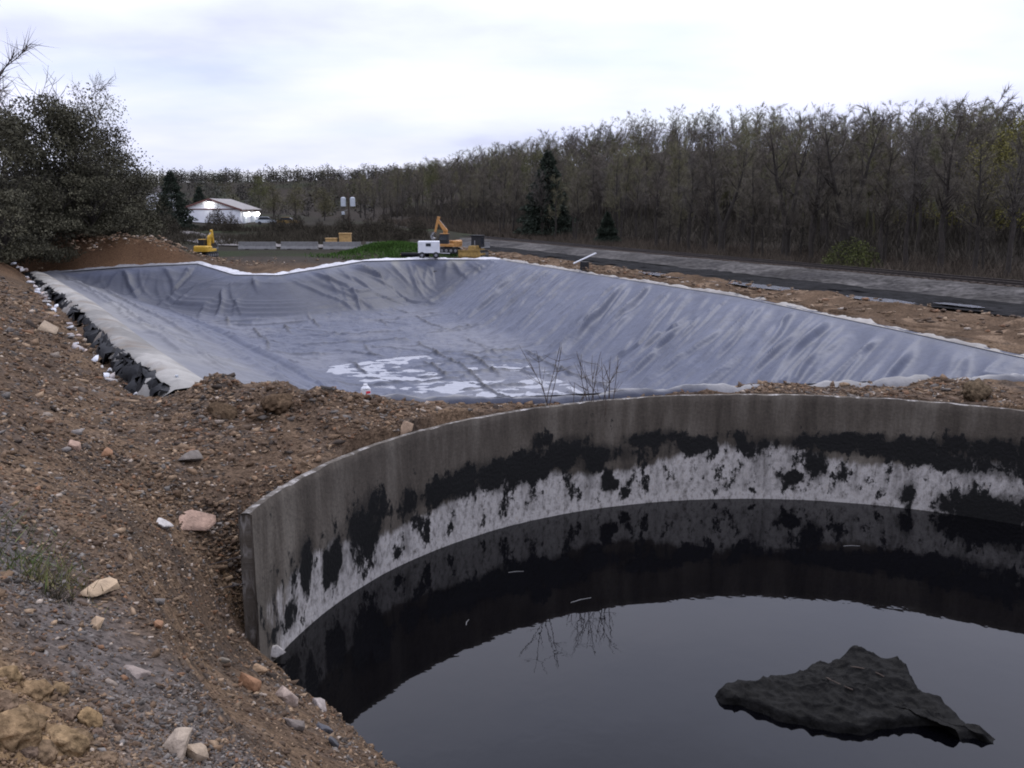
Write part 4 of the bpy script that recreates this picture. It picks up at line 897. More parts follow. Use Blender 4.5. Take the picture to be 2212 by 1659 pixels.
# ================================================================== WHITE SHED
def shed():
    Yd = 200.0; d = ray(390, 478); x0 = d[0] * Yd / d[1]; d = ray(520, 478); x1 = d[0] * Yd / d[1]
    W = x1 - x0; ang = 0.0; L = 15.0
    zb = min(gz(x0, Yd), gz(x1, Yd)) - .2
    t = thing('metal_shed', 'long white metal shed with low gable and bright lamps', 'building', (x0, Yd, zb), ang)
    k = Yd / 900 * .4629; he = (EYE + (ray(390, 452)[2] / ray(390, 452)[1]) * Yd) - zb; hr = (EYE + (ray(452, 430)[2] / ray(452, 430)[1]) * Yd) - zb
    m = MB(); m.prism([(0, 0), (W, 0), (W, he), (0, he)], 0, L); m.build('wall', 'metal_sheet', t)
    m = MB(); m.prism([(.02, he + .002), (W - .02, he + .002), (W / 2, hr - .12)], .01, L - .01); m.build('gable', 'metal_sheet', t)
    for sx in (0, 1):
        m = MB(); a, b = ((-.5, he - .18), (W / 2, hr)) if sx == 0 else ((W / 2, hr), (W + .5, he - .18))
        m.prism([a, b, (b[0], b[1] + .16), (a[0], a[1] + .16)], -.4, L + .3); r_ = m.build('roof', 'brown_roof', t)
        m = MB(); m.prism([(a[0], a[1] - .22), (b[0], b[1] - .22), (b[0], b[1] + .2), (a[0], a[1] + .2)], -.46, -.405); m.build('barge_board', 'red_trim', r_)
    m = MB(); m.box((W / 2, -.06, he + .02), (W + .2, .1, .22)); m.build('gable_trim', 'red_trim', t)
    m = MB(); m.box((W + .06, L / 2, he - .35), (.12, L, .3)); m.build('eaves_gutter', 'red_trim', t)
    for i in range(9):
        m = MB(); m.box((W * (i + .5) / 9, -.03, he / 2), (.07, .05, he - .1)); m.build('panel_rib', 'metal_sheet', t)
    for yy in (3.5, 9.5):
        m = MB(); m.box((W + .05, yy, 1.5), (.08, 3.6, 3.0)); dd = m.build('roller_door', 'transformer_grey', t)
        m = MB(); m.box((W + .1, yy, 3.08), (.08, 3.9, .16)); m.build('lintel', 'red_trim', dd)
    for nm, p, dirn, pw_ in (('flood_lamp', (W * .5, -.55, hr - 1.0), (0, -1), 22), ('flood_lamp', (W + .7, 4.0, he - 1.0), (1, 0), 18), ('flood_lamp', (W + .7, 11.0, he - 1.0), (1, 0), 18)):
        m = MB(); bx_, by_ = dirn
        m.box((p[0] - bx_ * .1, p[1] - by_ * .1, p[2] + .42), (.9, .9, .22), bev=.08); l_ = m.build(nm, 'steel', t)
        m = MB(); 
        for q in range(4): m.bar((p[0], p[1], p[2] + .3 - .2 * q), (p[0], p[1], p[2] + .1 - .2 * q), (.28, .48, .48, .3)[q], (.48, .48, .3, .05)[q], 12)
        m.build('globe', 'lamp_glow', l_)
        ld = bpy.data.lights.new('flood_light', 'POINT'); ld.energy = pw_; ld.shadow_soft_size = .5; ld.color = (1, .97, .93)
        lo = bpy.data.objects.new('flood_light', ld); C.objects.link(lo); lo.parent = l_; lo.location = (p[0] + bx_ * .8, p[1] + by_ * .8, p[2] - .3)
shed()
def house(u, v, dist, wdt, hgt, lab):
    d = ray(u, v); f = dist / d[1]; x = d[0] * f; z = gz(x, dist)
    t = thing('house', lab, 'house', (x, dist, z), .3)
    MB().box((0, 0, hgt / 2), (wdt, 6, hgt)).build('wall', 'white_paint', t)
    MB().prism([(-wdt / 2 - .3, hgt), (wdt / 2 + .3, hgt), (0, hgt + 1.8)], -3.3, 3.3).build('roof', 'brown_roof', t)
    for sx in (-1, 1): MB().box((sx * wdt * .25, -3.03, hgt * .55), (.9, .06, 1.1)).build('window', 'dark_glass', t)
house(347, 430, 240, 7.0, 6.5, 'pale house glimpsed through trees left of the shed')
def car(u, v, dist, rz, paint, lab):
    d = ray(u, v); f = dist / d[1]; x = d[0] * f; z = gz(x, dist)
    t = thing('parked_car', lab, 'car', (x, dist, z), rz)
    MB().prism([(-2.1, .4), (2.1, .4), (2.15, .8), (1.2, .95), (-2.05, .98), (-2.15, .7)], -.85, .85).build('body', paint, t)
    MB().prism([(-1.7, .97), (1.1, .97), (.4, 1.5), (-1.2, 1.5)], -.72, .72).build('cabin', 'dark_glass', t)
    MB().prism([(-1.25, 1.49), (.45, 1.49), (.35, 1.55), (-1.15, 1.55)], -.7, .7).build('roof', paint, t)
    for sx in (-1.3, 1.35):
        for sy in (-.86, .86): MB().bar((sx, sy - .1, .33), (sx, sy + .1, .33), .33, n=12).build('wheel', 'black_rubber', t)
car(575, 472, 186, .2, 'transformer_grey', 'pale grey car parked right of the shed')
car(622, 472, 184, .1, 'dull_yellow', 'dull yellow car parked well right of the shed')

# gravel road to the shed
def draped(name, pts, wd, colr, n=160, dz=.05, m='ballast', tp=None):
    p = poly_at(pts, n); tg = np.gradient(p, axis=0); tg /= np.linalg.norm(tg, axis=1)[:, None]; nr = np.stack([-tg[:, 1], tg[:, 0]], -1); rows = []
    for j in np.linspace(-1, 1, 9):
        q = p + nr * (wd / 2 * j * (1 + .15 * fbm(np.arange(n) * .2, np.zeros(n) + j, 61)))[:, None]
        rows.append(np.stack([q[:, 0], q[:, 1], land(q[:, 0], q[:, 1]) + dz * (1 - .0 * abs(j))], -1))
    V = np.concatenate(rows); cc = np.array(colr) * (1 + .7 * fbm(V[:, 0] * .2, V[:, 1] * .2, 63))[:, None]
    return tag(obj(name, mesh(name, V, grid(n, 9), cc, True), m), kind='structure')
draped('gravel_road', [(-92, 218), (-76, 188), (-61, 162), (-48, 139), (-39, 125), (-26, 117.5), (-5, 115)], 7.0, (.15, .14, .135), dz=.15)
# concrete barriers beside the road
for i in range(6):
    x, y = -31.5 + 5.3 * i, 112.5 - .3 * i
    z = gz(x, y) - .03
    lab = 'grey concrete road barrier, number %s from the left in the row behind the basin' % ('one', 'two', 'three', 'four', 'five', 'six')[i]
    t = thing('concrete_barrier', ('leftmost', 'second from left', 'third from left', 'fourth from left', 'fifth from left', 'rightmost')[i] + ' grey concrete barrier in the row behind the basin', 'barrier', (x, y, z), -.05 + .03 * rnd.uniform(-1, 1), 'road barriers')
    MB().prism([(-.34, 0), (.34, 0), (.34, .12), (.16, .45), (.11, .95), (-.11, .95), (-.16, .45), (-.34, .12)], -2.3, 2.3, Matrix.Rotation(R(90), 4, 'Z')).build('block', 'concrete', t)
    for sx in (-1.2, 1.2): MB().box((sx, -.33, .06), (.5, .05, .1)).build('drain_slot', 'black_rubber', t)
# utility pole with transformers
def pole():
    Yd = 150; d = ray(755, 510); x = d[0] * Yd / d[1]; z = gz(x, Yd); top = EYE + ray(755, 420)[2] / ray(755, 420)[1] * Yd - z
    t = thing('utility_pole', 'wooden utility pole carrying grey transformer cans behind the basin', 'pole', (x, Yd, z))
    MB().bar((0, 0, -.1), (0, 0, top + .4), .16, .12).build('post', 'timber', t)
    MB().box((0, 0, top - .3), (2.6, .12, .14)).build('crossarm', 'timber', t)
    for sx in (-.75, .75):
        m = MB(); m.bar((sx, -.35, top - 1.9), (sx, -.35, top - .55), .42, n=14).bar((sx, -.35, top - .55), (sx, -.35, top - .42), .36, .2, 14); c_ = m.build('transformer', 'transformer_grey', t)
        MB().bar((sx, -.35, top - .42), (sx, -.35, top - .12), .06).build('bushing', 'timber', c_)
    MB().box((-.85, -.3, top - 3.0), (.5, .35, .5), bev=.06).build('meter_box', 'transformer_grey', t)
    MB().bar((-.9, -.3, top - 2.75), (0, 0, top - 2.4), .03).build('bracket', 'steel', t)
pole()
def crate(u, v, dist, w_, h_, lab):
    d = ray(u, v); x = d[0] * dist / d[1]; z = gz(x, dist)
    t = thing('tan_crate', lab, 'crate', (x, dist, z), .1)
    MB().box((0, 0, h_ / 2 + .1), (w_, w_ * .8, h_), bev=.03).build('box', 'tan_board', t)
    MB().box((0, 0, h_ + .15), (w_ * 1.08, w_ * .9, .1)).build('lid', 'tan_board', t)
    for sx in (-.4, .4): MB().box((sx * w_, 0, .05), (.12, w_ * .7, .1)).build('skid', 'timber', t)
crate(746, 512, 118, 1.5, 1.6, 'tan box at the foot of the utility pole')
crate(716, 518, 117, 1.4, 1.0, 'low tan box left of the utility pole')

# ================================================================== MACHINES
def tracks(t, L, Wd, gauge, h, mname='black_rubber'):
    for sy in (-1, 1):
        r_ = h / 2; prof = []
        for k in range(9): a = math.pi / 2 + math.pi * k / 8; prof.append((-L / 2 + r_ + r_ * math.cos(a), r_ + r_ * math.sin(a)))
        for k in range(9): a = -math.pi / 2 + math.pi * k / 8; prof.append((L / 2 - r_ + r_ * math.cos(a), r_ + r_ * math.sin(a)))
        m = MB(); m.prism(prof, sy * gauge / 2 - Wd / 2, sy * gauge / 2 + Wd / 2)
        for k in range(int(L / .22)):
            m.box((-L / 2 + r_ + (L - 2 * r_) * (k + .5) / int(L / .22), sy * gauge / 2, h + .02), (.1, Wd, .06)); 
        tr = m.build('track', mname, t)
        for k in range(5):
            MB().bar((-L / 2 + r_ + (L - 2 * r_) * k / 4, sy * (gauge / 2 + Wd / 2), r_), (-L / 2 + r_ + (L - 2 * r_) * k / 4, sy * (gauge / 2 + Wd / 2 + .04), r_), r_ * .55, n=10).build('roller', 'steel', tr)
def beam(m, a, b, wdt, h0, h1):
    """tapered box beam in the x-z plane"""
    a, b = Vector(a), Vector(b); d = (b - a).normalized(); n = Vector((-d.z, 0, d.x))
    prof = [a - n * h0 / 2, b - n * h1 / 2, b + n * h1 / 2, a + n * h0 / 2]
    return m.prism([(p.x, p.z) for p in prof], a.y - wdt / 2, a.y + wdt / 2)
def excavator(name, label, loc, rz, paint, sc, boom):
    t = thing(name, label, 'excavator', loc, rz); t.scale = (sc,) * 3
    tracks(t, 3.6, .5, 2.0, .8)
    MB().box((0, 0, .62), (2.0, 1.5, .4)).bar((0, 0, .8), (0, 0, 1.0), .6, n=16).build('undercarriage', 'black_rubber', t)
    MB().box((-.35, 0, 1.2), (3.2, 2.4, .4), bev=.08).build('deck', paint, t)
    MB().box((-1.5, 0, 1.62), (1.0, 2.4, .62), bev=.18).build('counterweight', paint, t)
    MB().box((-.5, -.7, 1.6), (1.0, .95, .5), bev=.1).build('engine_cover', paint, t)
    cb = MB().prism([(-.25, 1.4), (1.15, 1.4), (1.25, 1.9), (.95, 2.85), (-.25, 2.85)], .25, 1.18).build('cab', 'black_rubber', t)
    MB().prism([(-.1, 1.95), (1.1, 1.95), (.86, 2.7), (-.1, 2.7)], 1.182, 1.2).build('window', 'dark_glass', cb)
    MB().prism([(-.1, 1.95), (1.1, 1.95), (.86, 2.7), (-.1, 2.7)], .23, .248).build('window', 'dark_glass', cb)
    MB().box((.35, .715, 2.89), (1.3, 1.0, .06)).build('cab_roof', paint, cb)
    p = [Vector((q[0], -.15, q[1])) for q in boom[:4]]
    m = MB(); beam(m, p[0], p[1], .42, .42, .62); beam(m, p[1], p[2], .40, .62, .34); m.bar(p[1] + Vector((0, -.21, 0)), p[1] + Vector((0, .21, 0)), .31, n=12); b_ = m.build('boom', paint, t)
    m = MB(); beam(m, p[2] + (p[2] - p[3]).normalized() * .5, p[3], .34, .42, .26); m.build('arm', paint, t)
    dv = (p[3] - p[2]).normalized(); 
    M = Matrix.Translation(p[3]) @ Matrix.Rotation(boom[4], 4, 'Y')
    m = MB(); m.prism([(-.2, .1), (.25, .15), (.75, -.25), (.8, -.75), (.35, -.95), (-.05, -.8), (.3, -.72), (.55, -.5), (.5, -.25), (.1, -.1)], -.5, .5, M); m.build('bucket', 'steel', t)
    MB().bar((.5, -.15, 1.35), p[1] * .8 + p[0] * .2 + Vector((.2, 0, -.15)), .09, .06).build('boom_cylinder', 'steel', b_)
    MB().bar(p[1] + Vector((0, 0, .42)), p[2] + Vector((0, 0, .25)), .08, .05).build('arm_cylinder', 'steel', b_)
    MB().bar((-.4, .9, 1.4), (-.4, .9, 1.4 + .35), .05).build('exhaust', 'steel', t)
    return t
def dozer(label, loc, rz, sc):
    t = thing('bulldozer', label, 'bulldozer', loc, rz); t.scale = (sc,) * 3
    tracks(t, 3.0, .5, 1.8, .9)
    MB().box((.4, 0, 1.15), (2.2, 1.0, .8), bev=.1, taper=.92).build('engine_hood', 'dull_yellow', t)
    MB().box((-.3, 0, .95), (2.2, 1.2, .3)).build('frame', 'dull_yellow', t)
    cb = MB().prism([(-1.3, 1.3), (.05, 1.3), (-.05, 2.75), (-1.2, 2.75)], -.65, .65).build('cab', 'black_rubber', t)
    MB().box((-.62, 0, 2.79), (1.45, 1.5, .09), bev=.04).build('cab_roof', 'black_rubber', cb)
    for sy in (-.66, .66): MB().box((-.6, sy, 2.1), (.8, .03, .8)).build('window', 'dark_glass', cb)
    MB().box((-1.31, 0, 2.1), (.03, .9, .8), ry=.08).build('window', 'dark_glass', cb)
    MB().prism([(1.95, .05), (2.12, .3), (2.1, .75), (2.25, 1.05), (2.15, 1.06), (1.98, .75), (1.99, .3)], -1.5, 1.5).build('blade', 'dull_yellow', t)
    for sy in (-1.25, 1.25): MB().box((1.0, sy, .5), (2.1, .14, .22)).build('push_arm', 'dull_yellow', t)
    MB().bar((.9, .25, 1.5), (.9, .25, 2.2), .06).build('exhaust', 'steel', t)
Yx = 96; d = ray(968, 548); xx = d[0] * Yx / d[1]
excavator('excavator', 'orange excavator with its boom raised behind the far liner edge', (xx, Yx, gz(xx, Yx) + .02), R(172), 'orange_paint', .70, [(.75, 1.45), (.35, 3.3), (1.5, 4.9), (2.0, 3.0), R(20)])
d = ray(1028, 548); xx = d[0] * 93 / d[1]
dozer('dull yellow bulldozer with black cab right of the orange excavator', (xx, 93, gz(xx, 93) + .02), R(-112), .8)
d = ray(446, 552); xx = d[0] * 92 / d[1]
excavator('small_excavator', 'small yellow tracked excavator beside the orange spoil heap', (xx, 92, gz(xx, 92) + .02), R(80), 'yellow_paint', .62, [(.75, 1.45), (1.0, 3.2), (1.9, 3.9), (2.2, 2.2), R(10)])
def trailer():
    d = ray(927, 553); y = 91.5; x = d[0] * y / d[1]; z = gz(x, y)
    t = thing('box_trailer', 'small white box trailer left of the orange excavator', 'trailer', (x, y, z), R(4))
    MB().box((0, 0, 1.12), (2.15, 1.6, 1.15), bev=.06).build('body', 'white_paint', t)
    MB().box((0, 0, .5), (2.0, 1.4, .12)).build('chassis', 'black_rubber', t)
    MB().box((-.05, -.81, 1.35), (.5, .04, .3)).build('window', 'dark_glass', t)
    for sx in (-.7, .7):
        w_ = MB().bar((sx, -.82, .32), (sx, -.6, .32), .32, n=14).build('wheel', 'black_rubber', t)
        MB().bar((sx, -.84, .32), (sx, -.8, .32), .15, n=10).build('hub', 'steel', w_)
        MB().bar((sx, .6, .32), (sx, .82, .32), .32, n=14).build('wheel', 'black_rubber', t)
    MB().bar((1.05, 0, .5), (2.1, 0, .45), .05).build('drawbar', 'steel', t)
trailer()
for i, (u, v, rx) in enumerate(((905, 556, .9), (935, 560, 1.2), (880, 556, .8))):   # black rolls of sheet
    x, y = at(u, v, .15); t = thing('sheet_roll', ('short black sheet roll left of the white trailer', 'long black sheet roll in front of the white trailer', 'black sheet roll farthest left beside the green bank')[i], 'roll', (x, y + 1.3, gz(x, y + 1.3) + .2), .1 * i)
    m = MB(); m.bar((-rx, 0, 0), (rx, 0, 0), .22, n=14); r_ = m.build('roll', 'black_sheet', t)
    MB().bar((-rx - .03, 0, 0), (rx + .03, 0, 0), .07).build('core', 'tan_board', r_)
# white board leaning over a dark drum on the right rim
x, y = at(1250, 586, .05)
t = thing('drum', 'short dark drum standing on the right rim of the liner', 'drum', (x + .5, y + .5, gz(x + .5, y + .5)))
m = MB(); m.bar((0, 0, 0), (0, 0, .75), .36, n=18).bar((0, 0, .24), (0, 0, .28), .38, n=18).bar((0, 0, .48), (0, 0, .52), .38, n=18); m.build('shell', 'black_rubber', t)
MB().bar((0, 0, .751), (0, 0, .77), .33, n=18).build('lid', 'rail_steel', t)
t = thing('white_board', 'long white board propped aslant on the dark drum', 'board', (x + .5, y + .5, gz(x + .5, y + .5) + .95))
MB().box((.0, -.1, .10), (2.0, .26, .07), ry=R(-24), rz=R(8)).build('plank', 'white_paint', t)

# ================================================================== SMALL THINGS
def hull(seed, dims, n=16, rough=.18):
    r = np.random.default_rng(seed); p = r.normal(size=(n, 3)); p /= np.linalg.norm(p, axis=1)[:, None]
    p = np.sign(p) * np.abs(p) ** .6; p *= (1 + rough * r.normal(size=(n, 1))); p *= np.array(dims) / 2 / 1.0
    bm = bmesh.new(); [bm.verts.new(q) for q in p]; bmesh.ops.convex_hull(bm, input=bm.verts[:])
    bmesh.ops.delete(bm, geom=[v for v in bm.verts if not v.link_faces], context='VERTS')
    bmesh.ops.triangulate(bm, faces=bm.faces[:]); bm.verts.ensure_lookup_table(); bm.verts.index_update()
    V = np.array([v.co[:] for v in bm.verts]); F = np.array([[v.index for v in f.verts] for f in bm.faces]); bm.free(); return V, F
def stone(u, v, wpx, dims, colr, label, yaw=0.0, tilt=(0, 0), seed=1, name='stone', sink=.25, n=18):
    p, t_ = hit(u, v); s = wpx * .463 / 900 * t_
    V, F = hull(seed, np.array(dims) * s, n)
    # soften the edges a little by one bevel
    bm = bmesh.new(); vs_ = [bm.verts.new(q) for q in V]; [bm.faces.new([vs_[i] for i in f]) for f in F]
    bmesh.ops.dissolve_limit(bm, angle_limit=R(12), verts=bm.verts[:], edges=bm.edges[:])
    bmesh.ops.bevel(bm, geom=bm.edges[:], offset=s * .02, segments=1, affect='EDGES', clamp_overlap=True); bmesh.ops.triangulate(bm, faces=bm.faces[:])
    bmesh.ops.subdivide_edges(bm, edges=[e_ for e_ in bm.edges if e_.calc_length() > s * .12], cuts=2, use_grid_fill=True); bmesh.ops.triangulate(bm, faces=bm.faces[:])
    bm.verts.index_update(); V = np.array([q.co[:] for q in bm.verts]); V = V + s * .035 * min(1, dims[2] * 2.5) * np.stack([fbm(V[:, 1] * 5 / s + k_ * 9, V[:, 2] * 5 / s + V[:, 0] * 3 / s, seed + k_, 4) for k_ in range(3)], -1); F = np.array([[q.index for q in f.verts] for f in bm.faces]); bm.free()
    if 'clod' in name:
        bm = bmesh.new(); bmesh.ops.create_icosphere(bm, subdivisions=4, radius=.5); bm.verts.index_update()
        V = np.array([q.co[:] for q in bm.verts]); F = np.array([[q.index for q in f.verts] for f in bm.faces]); bm.free(); k_ = seed * 3.7
        V = V * (1 + .9 * fbm(V[:, 0] * 2.6 + k_, V[:, 1] * 2.6 + V[:, 2] * 2.2, seed, 3) + .55 * fbm(V[:, 0] * 7 + V[:, 2] * 5, V[:, 1] * 7 - V[:, 2] * 4 + k_, seed + 3, 4))[:, None] * np.array(dims) * s
    cc = np.array(colr) * .72 * (1 + .5 * fbm(V[:, 0] * 3 / s, V[:, 1] * 3 / s + V[:, 2] * 3 / s, seed))[:, None]
    o = obj(name, mesh(name, V, F, cc, name != 'stone'), 'soil' if 'clod' in name else 'stone')
    gx = (gz(p.x + .15, p.y) - gz(p.x - .15, p.y)) / .3; gy = (gz(p.x, p.y + .15) - gz(p.x, p.y - .15)) / .3
    nrm = Vector((-gx * .7, -gy * .7, 1)).normalized()
    q = nrm.to_track_quat('Z', 'Y').to_matrix().to_4x4() @ Matrix.Rotation(yaw, 4, 'Z') @ Matrix.Rotation(tilt[0], 4, 'X') @ Matrix.Rotation(tilt[1], 4, 'Y')
    o.rotation_euler = q.to_euler(); o.location = p + nrm * (dims[2] * s * (.5 - sink))
    return tag(o, label, 'clod' if 'clod' in name else 'stone')
CL = []
for i, (u, v, w_) in enumerate(((20, 1470, 60), (130, 1500, 50), (60, 1560, 70), (175, 1600, 55), (95, 1640, 70), (230, 1640, 45), (10, 1530, 60), (150, 1555, 40), (60, 1620, 50), (215, 1590, 36))):
    CL.append((u, v, w_, i))
tan, beige, pink, greyb, dkg, org, clay, palew = (.42, .31, .20), (.42, .34, .26), (.40, .27, .20), (.17, .145, .125), (.085, .085, .09), (.30, .16, .085), (.25, .17, .095), (.48, .45, .42)
stone(220, 1282, 100, (1.0, .42, .18), tan, 'long flat tan slab lying on the slope left of the tank', R(-22), seed=11)
stone(415, 1135, 95, (1.0, .55, .2), pink, 'pinkish slab halfway between the tan slab and tank corner', R(-35), seed=12)
stone(350, 1138, 78, (1.0, .45, .2), palew, 'whitish slab beside the pinkish slab on the slope', R(-20), seed=13)
stone(412, 995, 85, (1.0, .42, .25), greyb, 'grey-brown slab with dark underside near the dirt heap', R(-30), (.3, 0), seed=14)
stone(105, 714, 90, (1.0, .5, .16), (.34, .26, .18), 'thin tan slab high on the slope near the torn liner edge', R(5), (.2, 0), seed=15)
stone(392, 1632, 90, (.9, .8, .85), beige, 'big beige boulder at the bottom edge of the picture', .3, seed=16, sink=.3)
stone(613, 1514, 55, (1, .8, .6), (.42, .33, .27), 'round beige stone at the bank above the water', .2, seed=17)
stone(583, 1418, 40, (.8, .7, .9), palew, 'pale stone at the foot of the broken wall end', .2, seed=18)
stone(688, 1528, 45, (1, .7, .5), (.36, .31, .28), 'pale stone at the water right of the round beige stone', -.3, seed=19)
stone(720, 1608, 70, (1.0, .5, .2), dkg, 'dark grey slab on the bank near the bottom edge', R(-50), (.3, .2), seed=20)
stone(700, 1580, 55, (1.0, .6, .3), (.10, .10, .11), 'dark blue-grey slab just above the water edge', R(-20), seed=21)
stone(540, 1490, 60, (1.0, .6, .5), org, 'rusty orange stone left of the round beige stone', .4, seed=22)
stone(292, 1458, 62, (1.0, .7, .3), (.33, .27, .23), 'flat beige-pink stone in the grey gravel', .6, seed=23)
stone(205, 1355, 85, (1.0, .35, .25), (.38, .27, .17), 'narrow tan stone below the long tan slab', R(-28), seed=24)
stone(338, 1356, 38, (1.0, .6, .5), org, 'small orange stone in the middle of the slope', -.3, seed=25)
stone(620, 1057, 45, (1.0, .5, .15), palew, 'thin pale slab lying on the tank rim edge', .1, seed=26)
stone(160, 968, 38, (.7, .8, .6), pink, 'small pinkish stone high on the left slope', .4, seed=27)
stone(230, 985, 40, (1.0, .5, .4), org, 'small rusty stone on the upper slope', .2, seed=28)
stone(75, 1505, 90, (1.0, .8, .6), clay, 'large yellowish clay clod in the lower left corner', .3, seed=29, name='clay_clod', sink=.42)
stone(140, 1618, 95, (1.0, .9, .7), (.26, .18, .10), 'yellow clay clod at the bottom edge', .9, seed=30, name='clay_clod', sink=.42)
stone(30, 1600, 100, (1.0, .9, .7), (.25, .17, .095), 'yellow clay clod in the bottom left corner', 1.6, seed=31, name='clay_clod', sink=.42)
stone(190, 1560, 60, (1.0, .8, .7), (.28, .19, .10), 'smaller clay clod beside the large one', .1, seed=32, name='clay_clod', sink=.42)
for u, v, w_, i in CL:
    tag(stone(u, v, w_, (1.0, .85, .7), (.24 - .008 * i, .165 - .005 * i, .09), 'lump of yellow clay among many in the lower left corner', i * .7, seed=60 + i, name='clay_clod', sink=.6), group='clay lumps at the lower left')
stone(480, 1430, 50, (1.0, .4, .3), (.20, .17, .13), 'narrow brown stone on the slope below the wall end', R(-40), seed=33)
stone(420, 1640, 60, (.8, .9, .6), (.40, .31, .22), 'tan stone leaning against the big beige boulder', .4, seed=34)
stone(560, 1455, 36, (1, .7, .5), (.33, .22, .13), 'small tan stone above the rusty orange stone', 1.0, seed=35)
stone(630, 1570, 50, (1.0, .7, .4), (.18, .15, .13), 'brown stone right of the grey gravel near bottom', .5, seed=36)
stone(870, 925, 40, (1.0, .6, .5), (.30, .21, .14), 'tan stone on the dirt behind the tank rim', .5, seed=37)
stone(480, 905, 60, (1.2, .9, .6), (.10, .068, .042), 'dark earth clod at the near corner of the liner', .5, seed=38, name='earth_clod')
stone(600, 880, 60, (1.2, .9, .6), (.11, .074, .046), 'brown earth clod on top of the dirt heap', .9, seed=39, name='earth_clod')
stone(2105, 858, 75, (1.2, .7, .6), (.11, .08, .05), 'brown earth clod on the tank rim at the right', .9, seed=40, name='earth_clod')
# gravel and small rubble strewn over the slope, one mass
def scatter():
    r = np.random.default_rng(9); protos = [hull(900 + i, (1, .7, .42), 9, .3) for i in range(8)]
    N = 34000; pts = []
    # quads of the ground sheet weighted by how large they show on the near slope
    Q = np.stack([X, Y, Z], -1); cp, sp = math.cos(PITCH), math.sin(PITCH)
    yf = Q[..., 1] * cp - (Q[..., 2] - EYE) * sp; yu = Q[..., 1] * sp + (Q[..., 2] - EYE) * cp; yf = np.maximum(yf, .3)
    pu, pv = Q[..., 0] / yf * FPX, yu / yf * FPX
    a0_, b0_, a1_, b1_ = pu[1:, 1:] - pu[:-1, :-1], pv[1:, 1:] - pv[:-1, :-1], pu[1:, :-1] - pu[:-1, 1:], pv[1:, :-1] - pv[:-1, 1:]
    ar = np.abs(a0_ * b1_ - a1_ * b0_) / 2; xm, ym, zm = [(k_[1:, 1:] + k_[:-1, :-1]) / 2 for k_ in (X, Y, Z)]
    rr2 = np.hypot(xm - TC[0], ym - TC[1]); th2 = np.degrees(np.arctan2(ym - TC[1], xm - TC[0]))
    stand = (th2 > A1) & (th2 < A0 + 1)
    ok = (ym > 2.4) & (ym < 60) & (np.abs(pu[:-1, :-1]) < 540) & (pv[:-1, :-1] > -400) & (zm > WATER + .02) & ~inside(xm, ym) & ~(stand & (np.abs(rr2 - TR - .12) < .3)) & (xm < 14) & (q_of(xm, ym) < -20)
    slope_ = np.abs(np.diff(Z, axis=0)[:, :-1]) + np.abs(np.diff(Z, axis=1)[:-1]); ok &= slope_ < .9
    wq = np.where(ok, np.minimum(ar, 400) * (.35 + 1.3 * np.clip(.5 + fbm(xm * .9, ym * .9, 191) * 2.2, 0, 1)), 0).ravel(); wq /= wq.sum()
    idx = r.choice(len(wq), N, p=wq); ii, jj = np.divmod(idx, X.shape[1] - 1); fu, fv = r.random(N), r.random(N)
    def pick(G): return (G[ii, jj] * (1 - fu) + G[ii, jj + 1] * fu) * (1 - fv) + (G[ii + 1, jj] * (1 - fu) + G[ii + 1, jj + 1] * fu) * fv
    x, y, z = pick(X), pick(Y), pick(Z); dist = np.sqrt(x * x + y * y + (z - EYE) ** 2)
    size = np.clip(r.lognormal(math.log(3.0), .52, N), 1.4, 15) * dist / FPX
    pal = np.array([(.090, .061, .040), (.135, .091, .056), (.088, .080, .072), (.150, .140, .130), (.22, .160, .105), (.055, .043, .034), (.15, .084, .047), (.28, .24, .20), (.105, .070, .043)])
    pr = np.array([.30, .20, .05, .04, .11, .12, .06, .04, .08])
    wz = .664 * x + .747 * y; gr = np.exp(-((wz - 2.75) / .6) ** 2) * sst(-.6, -1.6, x); cl = sst(2.2, 1.8, wz) * sst(-1.2, -2.0, x)
    Vs, Fs, Cs, o = [], [], [], 0
    for i in range(len(x)):
        V, F = protos[i % 8]; k = r.choice(9, p=pr)
        if r.random() < gr[i] * .5: k = (2, 3, 3, 5)[i % 4]
        if r.random() < cl[i]: k = (4, 1, 8, 1)[i % 4]
        a, b = r.random() * 6.28, r.normal() * .5; ca, sa, cb_, sb = math.cos(a), math.sin(a), math.cos(b), math.sin(b); s = size[i]
        M = np.array([[ca, -sa * cb_, sa * sb], [sa, ca * cb_, -ca * sb], [0, sb, cb_]]) * s
        Vs.append(V @ M.T + np.array((x[i], y[i], z[i] + .06 * s))); Fs.append(F + o); Cs.append(np.tile(pal[k] * np.array((1.0, .96, .92)) * r.uniform(.65, 1.3), (len(V), 1))); o += len(V)
    tag(obj('gravel', mesh('gravel', np.concatenate(Vs), np.concatenate(Fs), np.concatenate(Cs)), 'stone'), 'loose brown and grey rubble strewn over the near dirt slope', 'gravel', kind='stuff')
    # rubble on the heaps farther off
    N = 2600; xs_, ys_ = [], []
    Vs, Fs, Cs, o = [], [], [], 0
    for i in range(N):
        if i < 1300: s0 = -30 + 100 * r.random() ** 1.4; x0, y0 = track_pt(s0, r.uniform(-16.8, -11.5)); zz = .35 + .25 * r.random()
        else: x0, y0 = r.normal(-36, 6), r.normal(84, 3.5); zz = None
        if inside(np.array([x0]), np.array([y0]))[0]: continue
        zz = gz(x0, y0) if zz is None else zz - .2
        V, F = protos[i % 8]; s = r.uniform(.12, .38); k = r.choice([0, 1, 4, 6, 8, 7], p=[.3, .25, .15, .15, .1, .05])
        Vs.append(V * s + np.array((x0, y0, zz))); Fs.append(F + o); Cs.append(np.tile(pal[k] * r.uniform(.7, 1.25), (len(V), 1))); o += len(V)
